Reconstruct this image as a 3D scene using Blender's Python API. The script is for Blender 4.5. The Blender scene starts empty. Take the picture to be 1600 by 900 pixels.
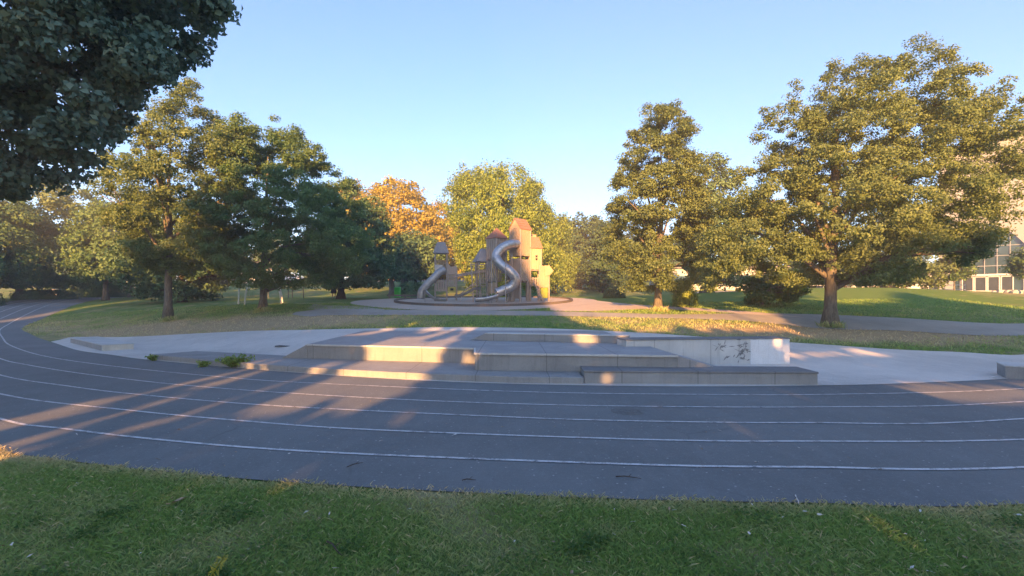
import bpy, bmesh, math, random
import numpy as np
from mathutils import Vector, Matrix, noise as mnoise

# ------------------------------------------------------------------ camera, sky, sun, exposure
scene = bpy.context.scene
COL = scene.collection
F, CAM_H, HY = 760.0, 1.8, 470.0            # focal length in pixels of a 1600 px wide frame, eye height, horizon row
cam_d = bpy.data.cameras.new('camera'); cam = bpy.data.objects.new('camera', cam_d); COL.objects.link(cam)
cam.location = (0, 0, CAM_H); cam.rotation_euler = (math.radians(90), 0, 0)
cam_d.sensor_width = 36.0; cam_d.lens = 36.0*F/1600; cam_d.shift_y = (HY-450)/1600
cam_d.clip_start = 0.05; cam_d.clip_end = 3000
scene.camera = cam

SUN_EL = math.radians(13.0)
SUN_T = 0.066                                # light travels along (SUN_T, 1) on the ground: the sun is behind the viewer
_n = math.hypot(SUN_T, 1)
LDIR = Vector((SUN_T/_n*math.cos(SUN_EL), 1/_n*math.cos(SUN_EL), -math.sin(SUN_EL)))
TAN = math.tan(SUN_EL)*_n                    # drop per metre of depth
world = bpy.data.worlds.new('World'); scene.world = world; world.use_nodes = True
nt = world.node_tree
bg = nt.nodes['Background']
sky = nt.nodes.new('ShaderNodeTexSky'); sky.sky_type = 'NISHITA'; sky.sun_disc = False
sky.sun_elevation = SUN_EL
sky.sun_rotation = math.atan2(-LDIR.x, -LDIR.y)
sky.air_density = 0.85; sky.dust_density = 0.5; sky.ozone_density = 2.6; sky.altitude = 50
gam = nt.nodes.new('ShaderNodeGamma'); gam.inputs[1].default_value = 0.78
hsv = nt.nodes.new('ShaderNodeHueSaturation'); hsv.inputs['Saturation'].default_value = 1.12; hsv.inputs['Value'].default_value = 0.80; hsv.inputs['Hue'].default_value = 0.509
nt.links.new(sky.outputs[0], gam.inputs[0]); nt.links.new(gam.outputs[0], hsv.inputs['Color']); nt.links.new(hsv.outputs[0], bg.inputs[0]); bg.inputs[1].default_value = 0.13
sun_d = bpy.data.lights.new('sun', 'SUN'); sun_d.energy = 4.2; sun_d.angle = math.radians(0.5); sun_d.color = (1.0, 0.48, 0.16)
sun = bpy.data.objects.new('sun', sun_d); COL.objects.link(sun)
sun.rotation_euler = LDIR.to_track_quat('-Z', 'Y').to_euler(); sun.location = (0, -30, 30)
vs = scene.view_settings; vs.view_transform = 'Standard'; vs.look = 'None'; vs.gamma = 1; vs.use_curve_mapping = False
vs.exposure = 2.36

rng = np.random.default_rng(7)
random.seed(7)

# ------------------------------------------------------------------ terrain height
def sstep(a, b, x):
    t = np.clip((np.asarray(x, float)-a)/(b-a), 0, 1); return t*t*(3-2*t)
_py = np.arange(-60, 900, .25)
_pz = np.interp(_py, [-60, 14, 20, 25, 29.5, 33, 36, 42, 54, 80, 100, 160, 900], [0, 0, .5, 1.05, 1.44, 1.62, 1.78, 2.02, 2.25, 4.2, 6.0, 6.8, 9])
_k = np.exp(-.5*(np.arange(-16, 17)*.25/1.1)**2); _k /= _k.sum()
_pz = np.convolve(np.pad(_pz, 16, mode='edge'), _k, 'valid')
def G(x, y):
    x = np.asarray(x, float); y = np.asarray(y, float)
    u = x/np.maximum(y, 3.)
    yy = y-10*sstep(.35, 1.0, -u)
    z = np.interp(yy, _py, _pz)
    z = z+(np.minimum(z, 2.5)-z)*sstep(.45, .7, u)
    return z+.95*np.exp(-((x-29)/15)**2-((y-41)/7.5)**2)
def g(x, y): return float(G(x, y))
def ground_at(px, py):
    """where the sight line of a photo point meets the terrain"""
    u = (px-800)/F; v = (HY-py)/F
    ys = np.concatenate([np.arange(1.5, 60, .02), np.arange(60, 300, .2)])
    d = CAM_H+v*ys-G(u*ys, ys)
    i = int(np.argmax(d < 0))
    if d[i] >= 0: i = len(ys)-1
    return (u*ys[i], ys[i])
def level(px, py, z):
    y = (CAM_H-z)*F/(py-HY); return ((px-800)/F*y, y)

# ------------------------------------------------------------------ tagging and mesh helpers
def tag(o, label=None, cat=None, group=None, kind=None):
    if label: o['label'] = label
    if cat: o['category'] = cat
    if group: o['group'] = group
    if kind: o['kind'] = kind
    return o
def empty(name, loc, rz=0, label=None, cat=None, group=None):
    o = bpy.data.objects.new(name, None); COL.objects.link(o)
    o.location = loc; o.rotation_euler = (0, 0, rz); o.empty_display_size = .2
    return tag(o, label, cat, group)
def link_mesh(name, me, mat, parent=None):
    o = bpy.data.objects.new(name, me); COL.objects.link(o)
    if mat: me.materials.append(mat)
    if parent: o.parent = parent
    return o
def np_mesh(name, V, Fq, tint=None, smooth=False):
    """V (n,3), Fq (m,k) index array, tint: one value per face"""
    me = bpy.data.meshes.new(name)
    V = np.ascontiguousarray(V, dtype=np.float32); Fq = np.ascontiguousarray(Fq, dtype=np.int32)
    m, k = Fq.shape
    me.vertices.add(len(V)); me.vertices.foreach_set('co', V.ravel())
    me.loops.add(m*k); me.loops.foreach_set('vertex_index', Fq.ravel())
    me.polygons.add(m); me.polygons.foreach_set('loop_start', np.arange(0, m*k, k, dtype=np.int32))
    me.update(calc_edges=True)
    if tint is not None:
        a = me.attributes.new('tint', 'FLOAT', 'FACE'); a.data.foreach_set('value', np.asarray(tint, dtype=np.float32))
    if smooth: me.polygons.foreach_set('use_smooth', np.ones(m, dtype=bool))
    return me
class MB:
    def __init__(s): s.v = []; s.f = []
    def add(s, vs, fs):
        n = len(s.v); s.v += [tuple(v) for v in vs]; s.f += [tuple(i+n for i in f) for f in fs]
    def box(s, c, d, yaw=0, M=None):
        hx, hy, hz = d[0]/2, d[1]/2, d[2]/2
        R = (M if M is not None else Matrix.Rotation(yaw, 3, 'Z')); c = Vector(c)
        vs = [c+R@Vector((sx*hx, sy*hy, sz*hz)) for sx in (-1, 1) for sy in (-1, 1) for sz in (-1, 1)]
        s.add(vs, [(0, 1, 3, 2), (4, 6, 7, 5), (0, 4, 5, 1), (2, 3, 7, 6), (0, 2, 6, 4), (1, 5, 7, 3)])
    def beam(s, a, b, w, h=None):
        a = Vector(a); b = Vector(b); d = b-a
        q = d.to_track_quat('X', 'Z').to_matrix()
        s.box((a+b)/2, (d.length, w, h or w), M=q)
    def prism(s, poly, z0, z1):
        n = len(poly)
        vs = [(p[0], p[1], z0 if not callable(z0) else z0(*p[:2])) for p in poly]+[(p[0], p[1], z1 if len(p) < 3 else p[2]) for p in poly]
        s.add(vs, [tuple(range(n-1, -1, -1)), tuple(range(n, 2*n))]+[(i, (i+1) % n, n+(i+1) % n, n+i) for i in range(n)])
    def tube(s, pts, rad, n=8, cap=True):
        pts = [Vector(p) for p in pts]; rings = []
        if not hasattr(rad, '__len__'): rad = [rad]*len(pts)
        up = Vector((0, 0, 1)); t0 = (pts[1]-pts[0]).normalized()
        if abs(t0.z) > .9: up = Vector((1, 0, 0))
        x = (up-t0*up.dot(t0)).normalized(); base = len(s.v)
        for i, p in enumerate(pts):
            t = (pts[min(i+1, len(pts)-1)]-pts[max(i-1, 0)]).normalized()
            x = (x-t*x.dot(t)); x = x.normalized() if x.length > 1e-6 else t.orthogonal().normalized()
            y = t.cross(x)
            for k in range(n):
                a = 2*math.pi*k/n; s.v.append(tuple(p+(x*math.cos(a)+y*math.sin(a))*rad[i]))
        for i in range(len(pts)-1):
            for k in range(n):
                a = base+i*n+k; b = base+i*n+(k+1) % n
                s.f.append((a, b, b+n, a+n))
        if cap:
            s.f.append(tuple(base+k for k in range(n-1, -1, -1))); e = base+(len(pts)-1)*n
            s.f.append(tuple(e+k for k in range(n)))
    def build(s, name, mat, parent=None, smooth=False, bevel=0):
        me = bpy.data.meshes.new(name); me.from_pydata(s.v, [], s.f); me.update()
        if smooth: me.polygons.foreach_set('use_smooth', [True]*len(me.polygons))
        o = link_mesh(name, me, mat, parent)
        if bevel:
            b = o.modifiers.new('bevel', 'BEVEL'); b.width = bevel; b.segments = 2; b.limit_method = 'ANGLE'
        return o
def catmull(pts, n=6):
    P = [np.array(p, float) for p in pts]; P = [2*P[0]-P[1]]+P+[2*P[-1]-P[-2]]; out = []
    for i in range(1, len(P)-2):
        for k in range(n):
            t = k/n
            out.append(.5*((2*P[i])+(P[i+1]-P[i-1])*t+(2*P[i-1]-5*P[i]+4*P[i+1]-P[i+2])*t*t+(3*P[i]-P[i-1]-3*P[i+1]+P[i+2])*t**3))
    out.append(P[-2]); return out

# ------------------------------------------------------------------ materials
class N:
    def __init__(s, name, rough=.8, spec=.3, metal=0):
        s.m = bpy.data.materials.new(name); s.m.use_nodes = True; s.t = s.m.node_tree
        s.p = s.t.nodes['Principled BSDF']
        s.p.inputs['Roughness'].default_value = rough; s.p.inputs['Specular IOR Level'].default_value = spec; s.p.inputs['Metallic'].default_value = metal
        s.tc = s.t.nodes.new('ShaderNodeTexCoord')
    def lk(s, a, b): s.t.links.new(a, b)
    def coord(s, kind='Object', scale=(1, 1, 1)):
        mp = s.t.nodes.new('ShaderNodeMapping'); s.lk(s.tc.outputs[kind], mp.inputs[0]); mp.inputs['Scale'].default_value = scale
        return mp.outputs[0]
    def noise(s, scale, detail=4, rough=.55, vec=None, out='Fac'):
        n = s.t.nodes.new('ShaderNodeTexNoise'); n.inputs['Scale'].default_value = scale; n.inputs['Detail'].default_value = detail; n.inputs['Roughness'].default_value = rough
        s.lk(vec if vec is not None else s.coord(), n.inputs['Vector']); return n.outputs[out]
    def ramp(s, fac, stops):
        r = s.t.nodes.new('ShaderNodeValToRGB'); el = r.color_ramp.elements
        while len(el) < len(stops): el.new(.5)
        for e, (p, c) in zip(el, stops):
            e.position = p; e.color = (c, c, c, 1) if not hasattr(c, '__len__') else (*c, 1)
        s.lk(fac, r.inputs[0]); return r.outputs[0]
    def mix(s, fac, a, b, mode='MIX'):
        m = s.t.nodes.new('ShaderNodeMix'); m.data_type = 'RGBA'; m.blend_type = mode
        for inp, v in ((m.inputs[0], fac), (m.inputs[6], a), (m.inputs[7], b)):
            if isinstance(v, (int, float)): inp.default_value = v
            elif isinstance(v, tuple): inp.default_value = (*v, 1)
            else: s.lk(v, inp)
        return m.outputs[2]
    def attr(s, name):
        a = s.t.nodes.new('ShaderNodeAttribute'); a.attribute_name = name; return a.outputs['Fac']
    def math(s, op, a, b):
        m = s.t.nodes.new('ShaderNodeMath'); m.operation = op
        for i, v in enumerate((a, b)):
            if isinstance(v, (int, float)): m.inputs[i].default_value = v
            else: s.lk(v, m.inputs[i])
        return m.outputs[0]
    def col(s, c):
        if isinstance(c, tuple): s.p.inputs['Base Color'].default_value = (*c, 1)
        else: s.lk(c, s.p.inputs['Base Color'])
    def bump(s, h, strength=.3, dist=.02):
        b = s.t.nodes.new('ShaderNodeBump'); b.inputs['Strength'].default_value = strength; b.inputs['Distance'].default_value = dist
        s.lk(h, b.inputs['Height']); s.lk(b.outputs[0], s.p.inputs['Normal'])
def simple(name, c, var=.25, scale=6, rough=.7, metal=0, spec=.3, bump=0, stretch=(1, 1, 1)):
    n = N(name, rough, spec, metal); v = n.coord('Object', stretch)
    f = n.noise(scale, 5, .6, v)
    lo = tuple(max(0, x*(1-var)) for x in c); hi = tuple(min(1, x*(1+var)) for x in c)
    n.col(n.ramp(f, [(.3, lo), (.7, hi)]))
    if bump: n.bump(n.noise(scale*6, 4, .6, v), bump, .01)
    return n.m
def leaf_mat(name, lo, hi, trans=.45):
    n = N(name, .55, .25)
    a = n.attr('tint'); c = n.ramp(a, [(0., lo), (1., hi)])
    n.col(c)
    tr = n.t.nodes.new('ShaderNodeBsdfTranslucent'); c2 = n.mix(.35, c, (.16, .2, .03)); n.lk(c2, tr.inputs[0])
    mx = n.t.nodes.new('ShaderNodeMixShader'); mx.inputs[0].default_value = trans
    n.lk(n.p.outputs[0], mx.inputs[1]); n.lk(tr.outputs[0], mx.inputs[2]); n.lk(mx.outputs[0], n.t.nodes['Material Output'].inputs[0])
    return n.m
M = {}
def m_ground():
    n = N('lawn_ground', .95, .1); v = n.coord()
    big = n.noise(.22, 4, .6, v); mid = n.noise(2.2, 5, .65, v); fine = n.noise(38, 3, .7, v)
    green = n.mix(mid, (.10, .20, .04), (.19, .28, .07))
    dry = n.mix(mid, (.40, .31, .17), (.62, .49, .30))
    d = n.math('ADD', n.attr('dry'), n.math('MULTIPLY', n.math('SUBTRACT', n.noise(.9, 5, .7, v), .5), 1.3))
    d = n.math('ADD', d, n.math('MULTIPLY', n.math('SUBTRACT', big, .5), .5))
    f = n.ramp(d, [(.28, 0.), (.75, 1.)])
    c = n.mix(f, green, dry); c = n.mix(n.ramp(fine, [(.3, 0.), (.7, 1.)]), n.mix(.30, c, (.035, .04, .015)), c)
    n.col(c); n.bump(n.noise(30, 4, .7, v), .7, .05); return n.m
M['ground'] = m_ground()
def m_asphalt(name, base, speck, rough=.85):
    n = N(name, rough, .25); v = n.coord()
    b = n.ramp(n.noise(.35, 5, .6, v), [(.3, tuple(x*.82 for x in base)), (.7, tuple(x*1.18 for x in base))])
    st = n.noise(3.2, 6, .7, n.coord('Object', (1, .35, 1)))
    b = n.mix(n.ramp(st, [(.5, 0.), (.8, .4)]), b, tuple(x*1.5 for x in base))
    vo = n.t.nodes.new('ShaderNodeTexVoronoi'); vo.inputs['Scale'].default_value = 85; n.lk(v, vo.inputs['Vector'])
    f = n.ramp(vo.outputs['Distance'], [(.12, 1.), (.3, 0.)]); r = n.ramp(n.t.nodes[-1].outputs[0] if False else vo.outputs['Color'], [(.55, 0.), (.95, 1.)])
    sp = n.ramp(n.noise(26, 6, .85, v), [(.53, 0.), (.64, .8)])
    b = n.mix(sp, b, tuple(x*1.35 for x in base)); b = n.mix(n.ramp(n.noise(17, 5, .8, n.coord('Object', (1.1, 1, 1))), [(.58, 0.), (.70, .5)]), b, tuple(x*.6 for x in base))
    ck = n.t.nodes.new('ShaderNodeTexVoronoi'); ck.feature = 'DISTANCE_TO_EDGE'; ck.inputs['Scale'].default_value = .42
    wv = n.mix(.12, v, n.noise(3, 4, .6, v, 'Color')); n.lk(wv, ck.inputs['Vector'])
    b = n.mix(n.math('MULTIPLY', n.ramp(ck.outputs['Distance'], [(.0, .3), (.006, 0.)]), n.ramp(n.noise(.5, 2, .5, v), [(.5, 0.), (.6, 1.)])), b, tuple(x*.35 for x in base))
    g2 = n.t.nodes.new('ShaderNodeTexVoronoi'); g2.inputs['Scale'].default_value = 13; n.lk(v, g2.inputs['Vector'])
    b = n.mix(n.math('MULTIPLY', n.ramp(g2.outputs['Distance'], [(.10, .9), (.17, 0.)]), n.ramp(g2.outputs['Color'], [(.62, 0.), (.66, 1.)])), b, speck)
    c = n.mix(n.math('MULTIPLY', f, r), b, speck)
    n.col(c); n.bump(n.noise(120, 3, .6, v), .35, .006); return n.m
M['track'] = m_asphalt('track_asphalt', (.160, .172, .174), (.42, .42, .40))
M['path'] = m_asphalt('path_asphalt', (.34, .325, .285), (.46, .44, .41), .9)
M['pad'] = m_asphalt('pad_concrete', (.58, .555, .51), (.66, .63, .58), .88)
M['street'] = m_asphalt('street_surface', (.30, .29, .28), (.4, .4, .4))
def m_sand():
    n = N('sandy_gravel', .95, .1); v = n.coord(); a = n.noise(1.4, 5, .65, v); b = n.noise(40, 3, .6, v)
    n.col(n.mix(b, n.ramp(a, [(.3, (.47, .41, .34)), (.7, (.62, .54, .45))]), (.45, .38, .31))); n.bump(b, .5, .02); return n.m
M['sand'] = m_sand()
def m_line():
    n = N('worn_white_paint', .7, .2); v = n.coord(); w = n.noise(7, 6, .75, v); w2 = n.noise(60, 3, .6, v)
    n.col(n.mix(n.ramp(n.math('MULTIPLY', w, n.math('ADD', w2, .55)), [(.36, 1.), (.55, 0.)]), (.60, .61, .62), (.16, .165, .17))); return n.m
M['line'] = m_line()
def m_conc(name, base, stain=.5, joint=.75):
    n = N(name, .85, .2); v = n.coord()
    a = n.ramp(n.noise(1.1, 6, .65, v), [(.3, tuple(x*.78 for x in base)), (.7, tuple(x*1.15 for x in base))])
    s = n.noise(5, 6, .7, n.coord('Object', (1, 1, .25)))
    a = n.mix(n.ramp(s, [(.52, 0.), (.75, stain)]), a, tuple(x*.45 for x in base))
    fine = n.noise(70, 4, .6, v); a = n.mix(.3, a, n.ramp(fine, [(.35, tuple(x*.6 for x in base)), (.65, tuple(x*1.2 for x in base))]))
    sx_ = n.t.nodes.new('ShaderNodeSeparateXYZ'); n.lk(v, sx_.inputs[0])
    jf = n.math('ABSOLUTE', n.math('SUBTRACT', n.math('FRACT', n.math('MULTIPLY', sx_.outputs[0], .62), 0), .5), 0)
    a = n.mix(n.ramp(jf, [(.0, joint), (.009, 0.)]), a, tuple(x*.3 for x in base))
    dr = n.noise(1.0, 5, .75, n.coord('Object', (7, 3, .5))); a = n.mix(n.ramp(dr, [(.55, 0.), (.72, .45)]), a, tuple(x*.5 for x in base))
    n.col(a); n.bump(n.noise(45, 5, .6, v), .3, .008); return n.m
M['conc'] = m_conc('weathered_concrete', (.31, .315, .31))
M['conc_light'] = m_conc('pale_concrete', (.56, .57, .55), .25)
M['deck'] = m_conc('grey_deck', (.36, .36, .36), .2)
M['conc_dark'] = m_conc('dark_coping', (.22, .22, .22), .5)
M['white_conc'] = m_conc('white_painted_concrete', (.74, .76, .77), .1, 0.)
M['cream_conc'] = m_conc('cream_concrete', (.66, .63, .54), .12, 0.)
M['scuff'] = simple('black_scuff', (.23, .23, .235), .4, 9, .8)
def m_bark(name, lo, hi):
    n = N(name, .95, .1); v = n.coord('Object', (9, 9, 1.6)); a = n.noise(2, 6, .7, v)
    n.col(n.ramp(a, [(.3, lo), (.7, hi)])); n.bump(a, .9, .04); return n.m
M['bark'] = m_bark('oak_bark', (.085, .078, .066), (.25, .225, .185))
M['bark_dark'] = m_bark('dark_bark', (.04, .032, .026), (.12, .095, .075))
M['leaf_oak'] = leaf_mat('oak_leaves', (0.116, 0.182, 0.064), (0.264, 0.341, 0.138))
M['leaf_oak2'] = leaf_mat('oak_leaves_green', (0.106, 0.200, 0.069), (0.250, 0.362, 0.138))
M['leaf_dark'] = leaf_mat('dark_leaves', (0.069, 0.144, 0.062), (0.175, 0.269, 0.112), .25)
M['leaf_near'] = leaf_mat('deep_green_leaves', (.085, .165, .135), (.21, .31, .23), .25)
M['leaf_gold'] = leaf_mat('yellowing_leaves', (.37, .31, .045), (.60, .48, .085))
M['leaf_light'] = leaf_mat('fresh_leaves', (.22, .33, .06), (.42, .52, .13), .45)
M['leaf_blue'] = leaf_mat('bluish_leaves', (0.070, 0.140, 0.063), (0.168, 0.252, 0.105))
M['leaf_hedge'] = leaf_mat('hedge_leaves', (0.070, 0.154, 0.031), (0.154, 0.266, 0.063))
M['grass'] = leaf_mat('grass_blades', (.25, .40, .095), (.76, .62, .36), .3)
M['weed'] = leaf_mat('weed_leaves', (.16, .30, .05), (.36, .50, .12))
M['sprig'] = leaf_mat('yellow_sprig', (.35, .36, .05), (.55, .5, .1))
def m_wood(name, lo, hi):
    n = N(name, .8, .2); v = n.coord('Object', (14, 14, 1.2)); a = n.noise(2.0, 5, .65, v); b = n.noise(1.3, 2, .5)
    n.col(n.mix(n.ramp(b, [(.35, 0.), (.65, .5)]), n.ramp(a, [(.3, lo), (.7, hi)]), tuple(x*.7 for x in hi))); n.bump(a, .3, .01); return n.m
M['wood'] = m_wood('weathered_shaded_wood', (.29, .24, .195), (.47, .40, .33))  # weathered, and greyed for the shaded parts: shade put into the colour
M['wood_warm'] = m_wood('sun_tinted_boards', (.36, .265, .17), (.52, .40, .27))  # warmer copy for the sunlit towers, sun tint put into the boards
M['kerb_wood'] = m_wood('kerb_timber', (.10, .085, .07), (.20, .17, .14))
M['shingle'] = m_wood('grey_shingles', (.22, .22, .23), (.42, .41, .42))
M['red_shingle'] = m_wood('brown_shingles', (.24, .12, .085), (.42, .23, .16))
M['steel'] = simple('stainless_steel', (.50, .50, .50), .2, 5, .46, .9, .5)
M['steel_dull'] = simple('dull_steel', (.42, .41, .40), .2, 5, .55, .7, .5)
M['rope'] = simple('rope', (.42, .36, .26), .2, 20)
M['yellow_panel'] = simple('ochre_panel', (.42, .36, .10), .15, 4)
M['green_panel'] = simple('olive_panel', (.28, .32, .06), .15, 4)
M['dark'] = simple('dark_void', (.03, .028, .025), .3, 3)
M['bin'] = simple('green_plastic', (.03, .42, .05), .12, 4, .45)
M['pale_pipe'] = simple('pale_painted_pipe', (.80, .81, .74), .12, 6, .5)
M['dark_cloth'] = simple('dark_cloth', (.018, .018, .028), .3, 9, .9)
M['skin'] = simple('skin', (.45, .29, .21), .1, 9, .6)
M['hair'] = simple('dark_hair', (.02, .014, .01), .3, 20, .5)
M['shoe'] = simple('pale_shoes', (.5, .47, .42), .2, 9)
M['brick'] = simple('orange_render', (.48, .23, .12), .2, 5)
M['roof'] = simple('slate_roof', (.13, .12, .14), .2, 4)
M['window'] = simple('dark_window_glass', (.05, .065, .08), .2, 2, .12, 0, .6)
M['cream_wall'] = simple('cream_render', (.29, .31, .315), .06, .6, .85)
M['bglass'] = simple('blue_green_glass', (.05, .10, .13), .25, .35, .1, .25, .7)
M['frame_white'] = simple('white_frames', (.55, .57, .58), .06, 4, .5)
M['frame_grey'] = simple('grey_frames', (.28, .31, .33), .1, 4, .5)
M['plaza'] = m_asphalt('plaza_paving', (.30, .29, .28), (.4, .39, .37))
M['twig'] = simple('twig_bark', (.06, .045, .035), .3, 20)
M['dry_leaf'] = simple('dry_leaf', (.33, .24, .15), .35, 30)
M['litter'] = simple('pale_litter', (.62, .60, .56), .12, 20)
M['iron'] = simple('cast_iron', (.125, .135, .137), .3, 12, .6, .3)
M['car_a'] = simple('silver_car_paint', (.42, .44, .47), .05, 2, .3, .4, .5)
M['car_b'] = simple('white_car_paint', (.7, .7, .7), .05, 2, .3, 0, .5)
M['tyre'] = simple('tyre_rubber', (.02, .02, .02), .2, 20)

# ------------------------------------------------------------------ ground lines traced to real ground positions
def smooth_curve(P, deg=7, n=160):
    P = np.array(P, float); s = np.r_[0, np.cumsum(np.linalg.norm(np.diff(P, axis=0), axis=1))]; s = 2*s/s[-1]-1
    c = [np.polynomial.chebyshev.chebfit(s, P[:, k], min(deg, len(P)-1)) for k in (0, 1)]
    t = np.linspace(-1, 1, n); return np.stack([np.polynomial.chebyshev.chebval(t, c[k]) for k in (0, 1)], 1)
INNER = np.array(catmull([(-66, 95), (-58.6, 79.6), (-50.5, 64), (-39.2, 45.3), (-32.5, 35), (-29.2, 29.8), (-27.2, 27.0), (-24.4, 24.7), (-19.54, 20.74), (-15.6, 17.5), (-13.13, 16.0), (-11.06, 14.75), (-6.14, 12.4), (-2.78, 11.1), (0, 10.45), (3.2, 10.15), (6.51, 10.25), (9.22, 10.65), (12, 11.35), (18, 13.4), (28, 18.5)], 8))
L1 = np.array(catmull([(-70, 95), (-61, 78), (-51, 60), (-40, 43), (-33, 33), (-29.8, 28.8), (-27.6, 26.2), (-24.4, 23.3), (-20.83, 20.1), (-17.06, 17.1), (-14.32, 15.2), (-11.74, 13.72), (-9.3, 12.5), (-7.1, 11.52), (-4.79, 10.67), (0, 9.58), (3.35, 9.28), (6.11, 9.28), (10.38, 9.88), (18, 12.1), (29, 17.2)], 8))
def offset(C, d):
    T = np.gradient(C, axis=0); T /= np.linalg.norm(T, axis=1)[:, None]
    return C+np.stack([T[:, 1], -T[:, 0]], 1)*d
def lane(k, pts):
    """left end follows the first lane line at k lanes' distance, then the surveyed points"""
    O = offset(L1, .9*k); x0 = pts[0][0]
    left = [tuple(p) for p in O[::8] if p[0] < x0-2.5-.5*k]
    e = pts[-1]; d = k*.95
    Or = [tuple(p) for p in offset(L1, d*1.02)[::8] if p[0] > e[0]+4]
    return np.array(catmull(left+list(pts)+Or, 6))
LINES = [L1,
    lane(1, [(-15.83, 15.04), (-13.52, 13.56), (-11.21, 12.27), (-8.94, 11.15), (-6.72, 10.2), (-4.14, 9.35), (-1.14, 8.62), (1.76, 8.25), (5.38, 8.18), (9.01, 8.6)]),
    lane(2, [(-12.32, 11.7), (-9.27, 10.17), (-7.22, 9.3), (-4.08, 8.28), (0, 7.46), (1.89, 7.22), (4.33, 7.12), (7.75, 7.36)]),
    lane(3, [(-9.81, 9.32), (-6.22, 7.92), (-3.9, 7.2), (-2.0, 6.74), (1.65, 6.26), (3.76, 6.18), (6.57, 6.26)]),
    lane(4, [(-7.75, 7.36), (-6.34, 6.82), (-4.54, 6.25), (-2.27, 5.74), (1.39, 5.3), (3.19, 5.22), (5.47, 5.21)])]
OUTER = lane(5, [(-6.17, 5.86), (-5.48, 5.6), (-4.52, 5.32), (-3.22, 5.0), (-1.86, 4.74), (-0.49, 4.55), (1.16, 4.38), (2.9, 4.3), (4.51, 4.28)])
def resample(C, n):
    C = np.array(C, float)[:, :2]; s = np.r_[0, np.cumsum(np.linalg.norm(np.diff(C, axis=0), axis=1))]; t = np.linspace(0, s[-1], n)
    return np.stack([np.interp(t, s, C[:, k]) for k in (0, 1)], 1)
def loft(name, A, B, dz, mat, n=200, k=12):
    A = resample(A, n); B = resample(B, n); w = np.linspace(0, 1, k+1)
    P = A[:, None, :]*(1-w)[None, :, None]+B[:, None, :]*w[None, :, None]
    V = np.concatenate([P, (G(P[..., 0], P[..., 1])+dz)[..., None]], 2).reshape(-1, 3)
    i = np.arange(n-1)[:, None]*(k+1)+np.arange(k)[None, :]
    Fq = np.stack([i, i+1, i+k+2, i+k+1], 2).reshape(-1, 4)
    # keep faces looking up
    a, b, c = V[Fq[0, 0]], V[Fq[0, 1]], V[Fq[0, 2]]
    if np.cross(b-a, c-a)[2] < 0: Fq = Fq[:, ::-1]
    o = link_mesh(name, np_mesh(name, V, Fq), mat); o['kind'] = 'structure'
    return np.concatenate([A, B[::-1]])
def pip(poly, x, y):
    inside = np.zeros(len(x), bool); n = len(poly); j = n-1
    for i in range(n):
        xi, yi = poly[i]; xj, yj = poly[j]
        c = ((yi > y) != (yj > y))
        if c.any(): inside ^= c & (x < (xj-xi)*(y-yi)/(yj-yi+1e-12)+xi)
        j = i
    return inside

# ------------------------------------------------------------------ the ground sheet
def axis(lo, hi, a, b, step, grow):
    m = list(np.arange(a, b+1e-6, step)); s = step
    while m[-1] < hi: s *= grow; m.append(m[-1]+s)
    s = step
    while m[0] > lo: s *= grow; m.insert(0, m[0]-s)
    return np.array(m)
xs = axis(-700, 700, -45, 45, .4, 1.12); ys = axis(-80, 900, 0, 50, .3, 1.1)
XX, YY = np.meshgrid(xs, ys, indexing='ij')
def vnoise(x, y, s, seed=0):
    return np.array([mnoise.noise(Vector((a*s+seed, b*s+7.3, seed*.37))) for a, b in zip(np.ravel(x), np.ravel(y))]).reshape(np.shape(x))
ZZ = G(XX, YY)
V = np.stack([XX, YY, ZZ], 2).reshape(-1, 3); ny = len(ys)
i = np.arange(len(xs)-1)[:, None]*ny+np.arange(ny-1)[None, :]
gm = np_mesh('ground', V, np.stack([i, i+ny, i+ny+1, i+1], 2).reshape(-1, 4), smooth=True)
def dryness(x, y):
    d = np.full(np.shape(x), .34)
    def spot(cx, cy, rx, ry, a):
        nonlocal d
        d = d+a*np.exp(-((x-cx)/rx)**2-((y-cy)/ry)**2)
    spot(-11, 23.3, 5.5, 2.2, .8); spot(-19, 25, 5, 2.5, .5); spot(-26, 28, 4, 3, .25)
    spot(9, 20.2, 5, 1.5, .35); spot(14.5, 19.8, 4, 2.3, .75); spot(19, 19.5, 4, 1.8, .15); spot(6, 23.5, 5, 2, .2)
    spot(-1, 22.6, 5, 1.6, -.12); spot(25, 36, 14, 8, -.22); spot(10, 33, 7, 5, -.3); spot(-15, 45, 10, 7, -.2); spot(8, 45, 12, 8, -.15)
    m_ = np.shape(x)
    near = (np.asarray(y) > 1) & (np.asarray(y) < 8) & (np.abs(x) < 9)
    if near.any(): d[near] += .25*vnoise(np.asarray(x)[near], np.asarray(y)[near], .9, 3)
    spot(-6.4, 5.4, 1.6, .5, .35); spot(44, 37, 9, 4, .4)
    return d
a = gm.attributes.new('dry', 'FLOAT', 'POINT'); a.data.foreach_set('value', dryness(XX, YY).ravel().astype(np.float32))
tag(link_mesh('ground', gm, M['ground']), kind='structure')

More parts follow.
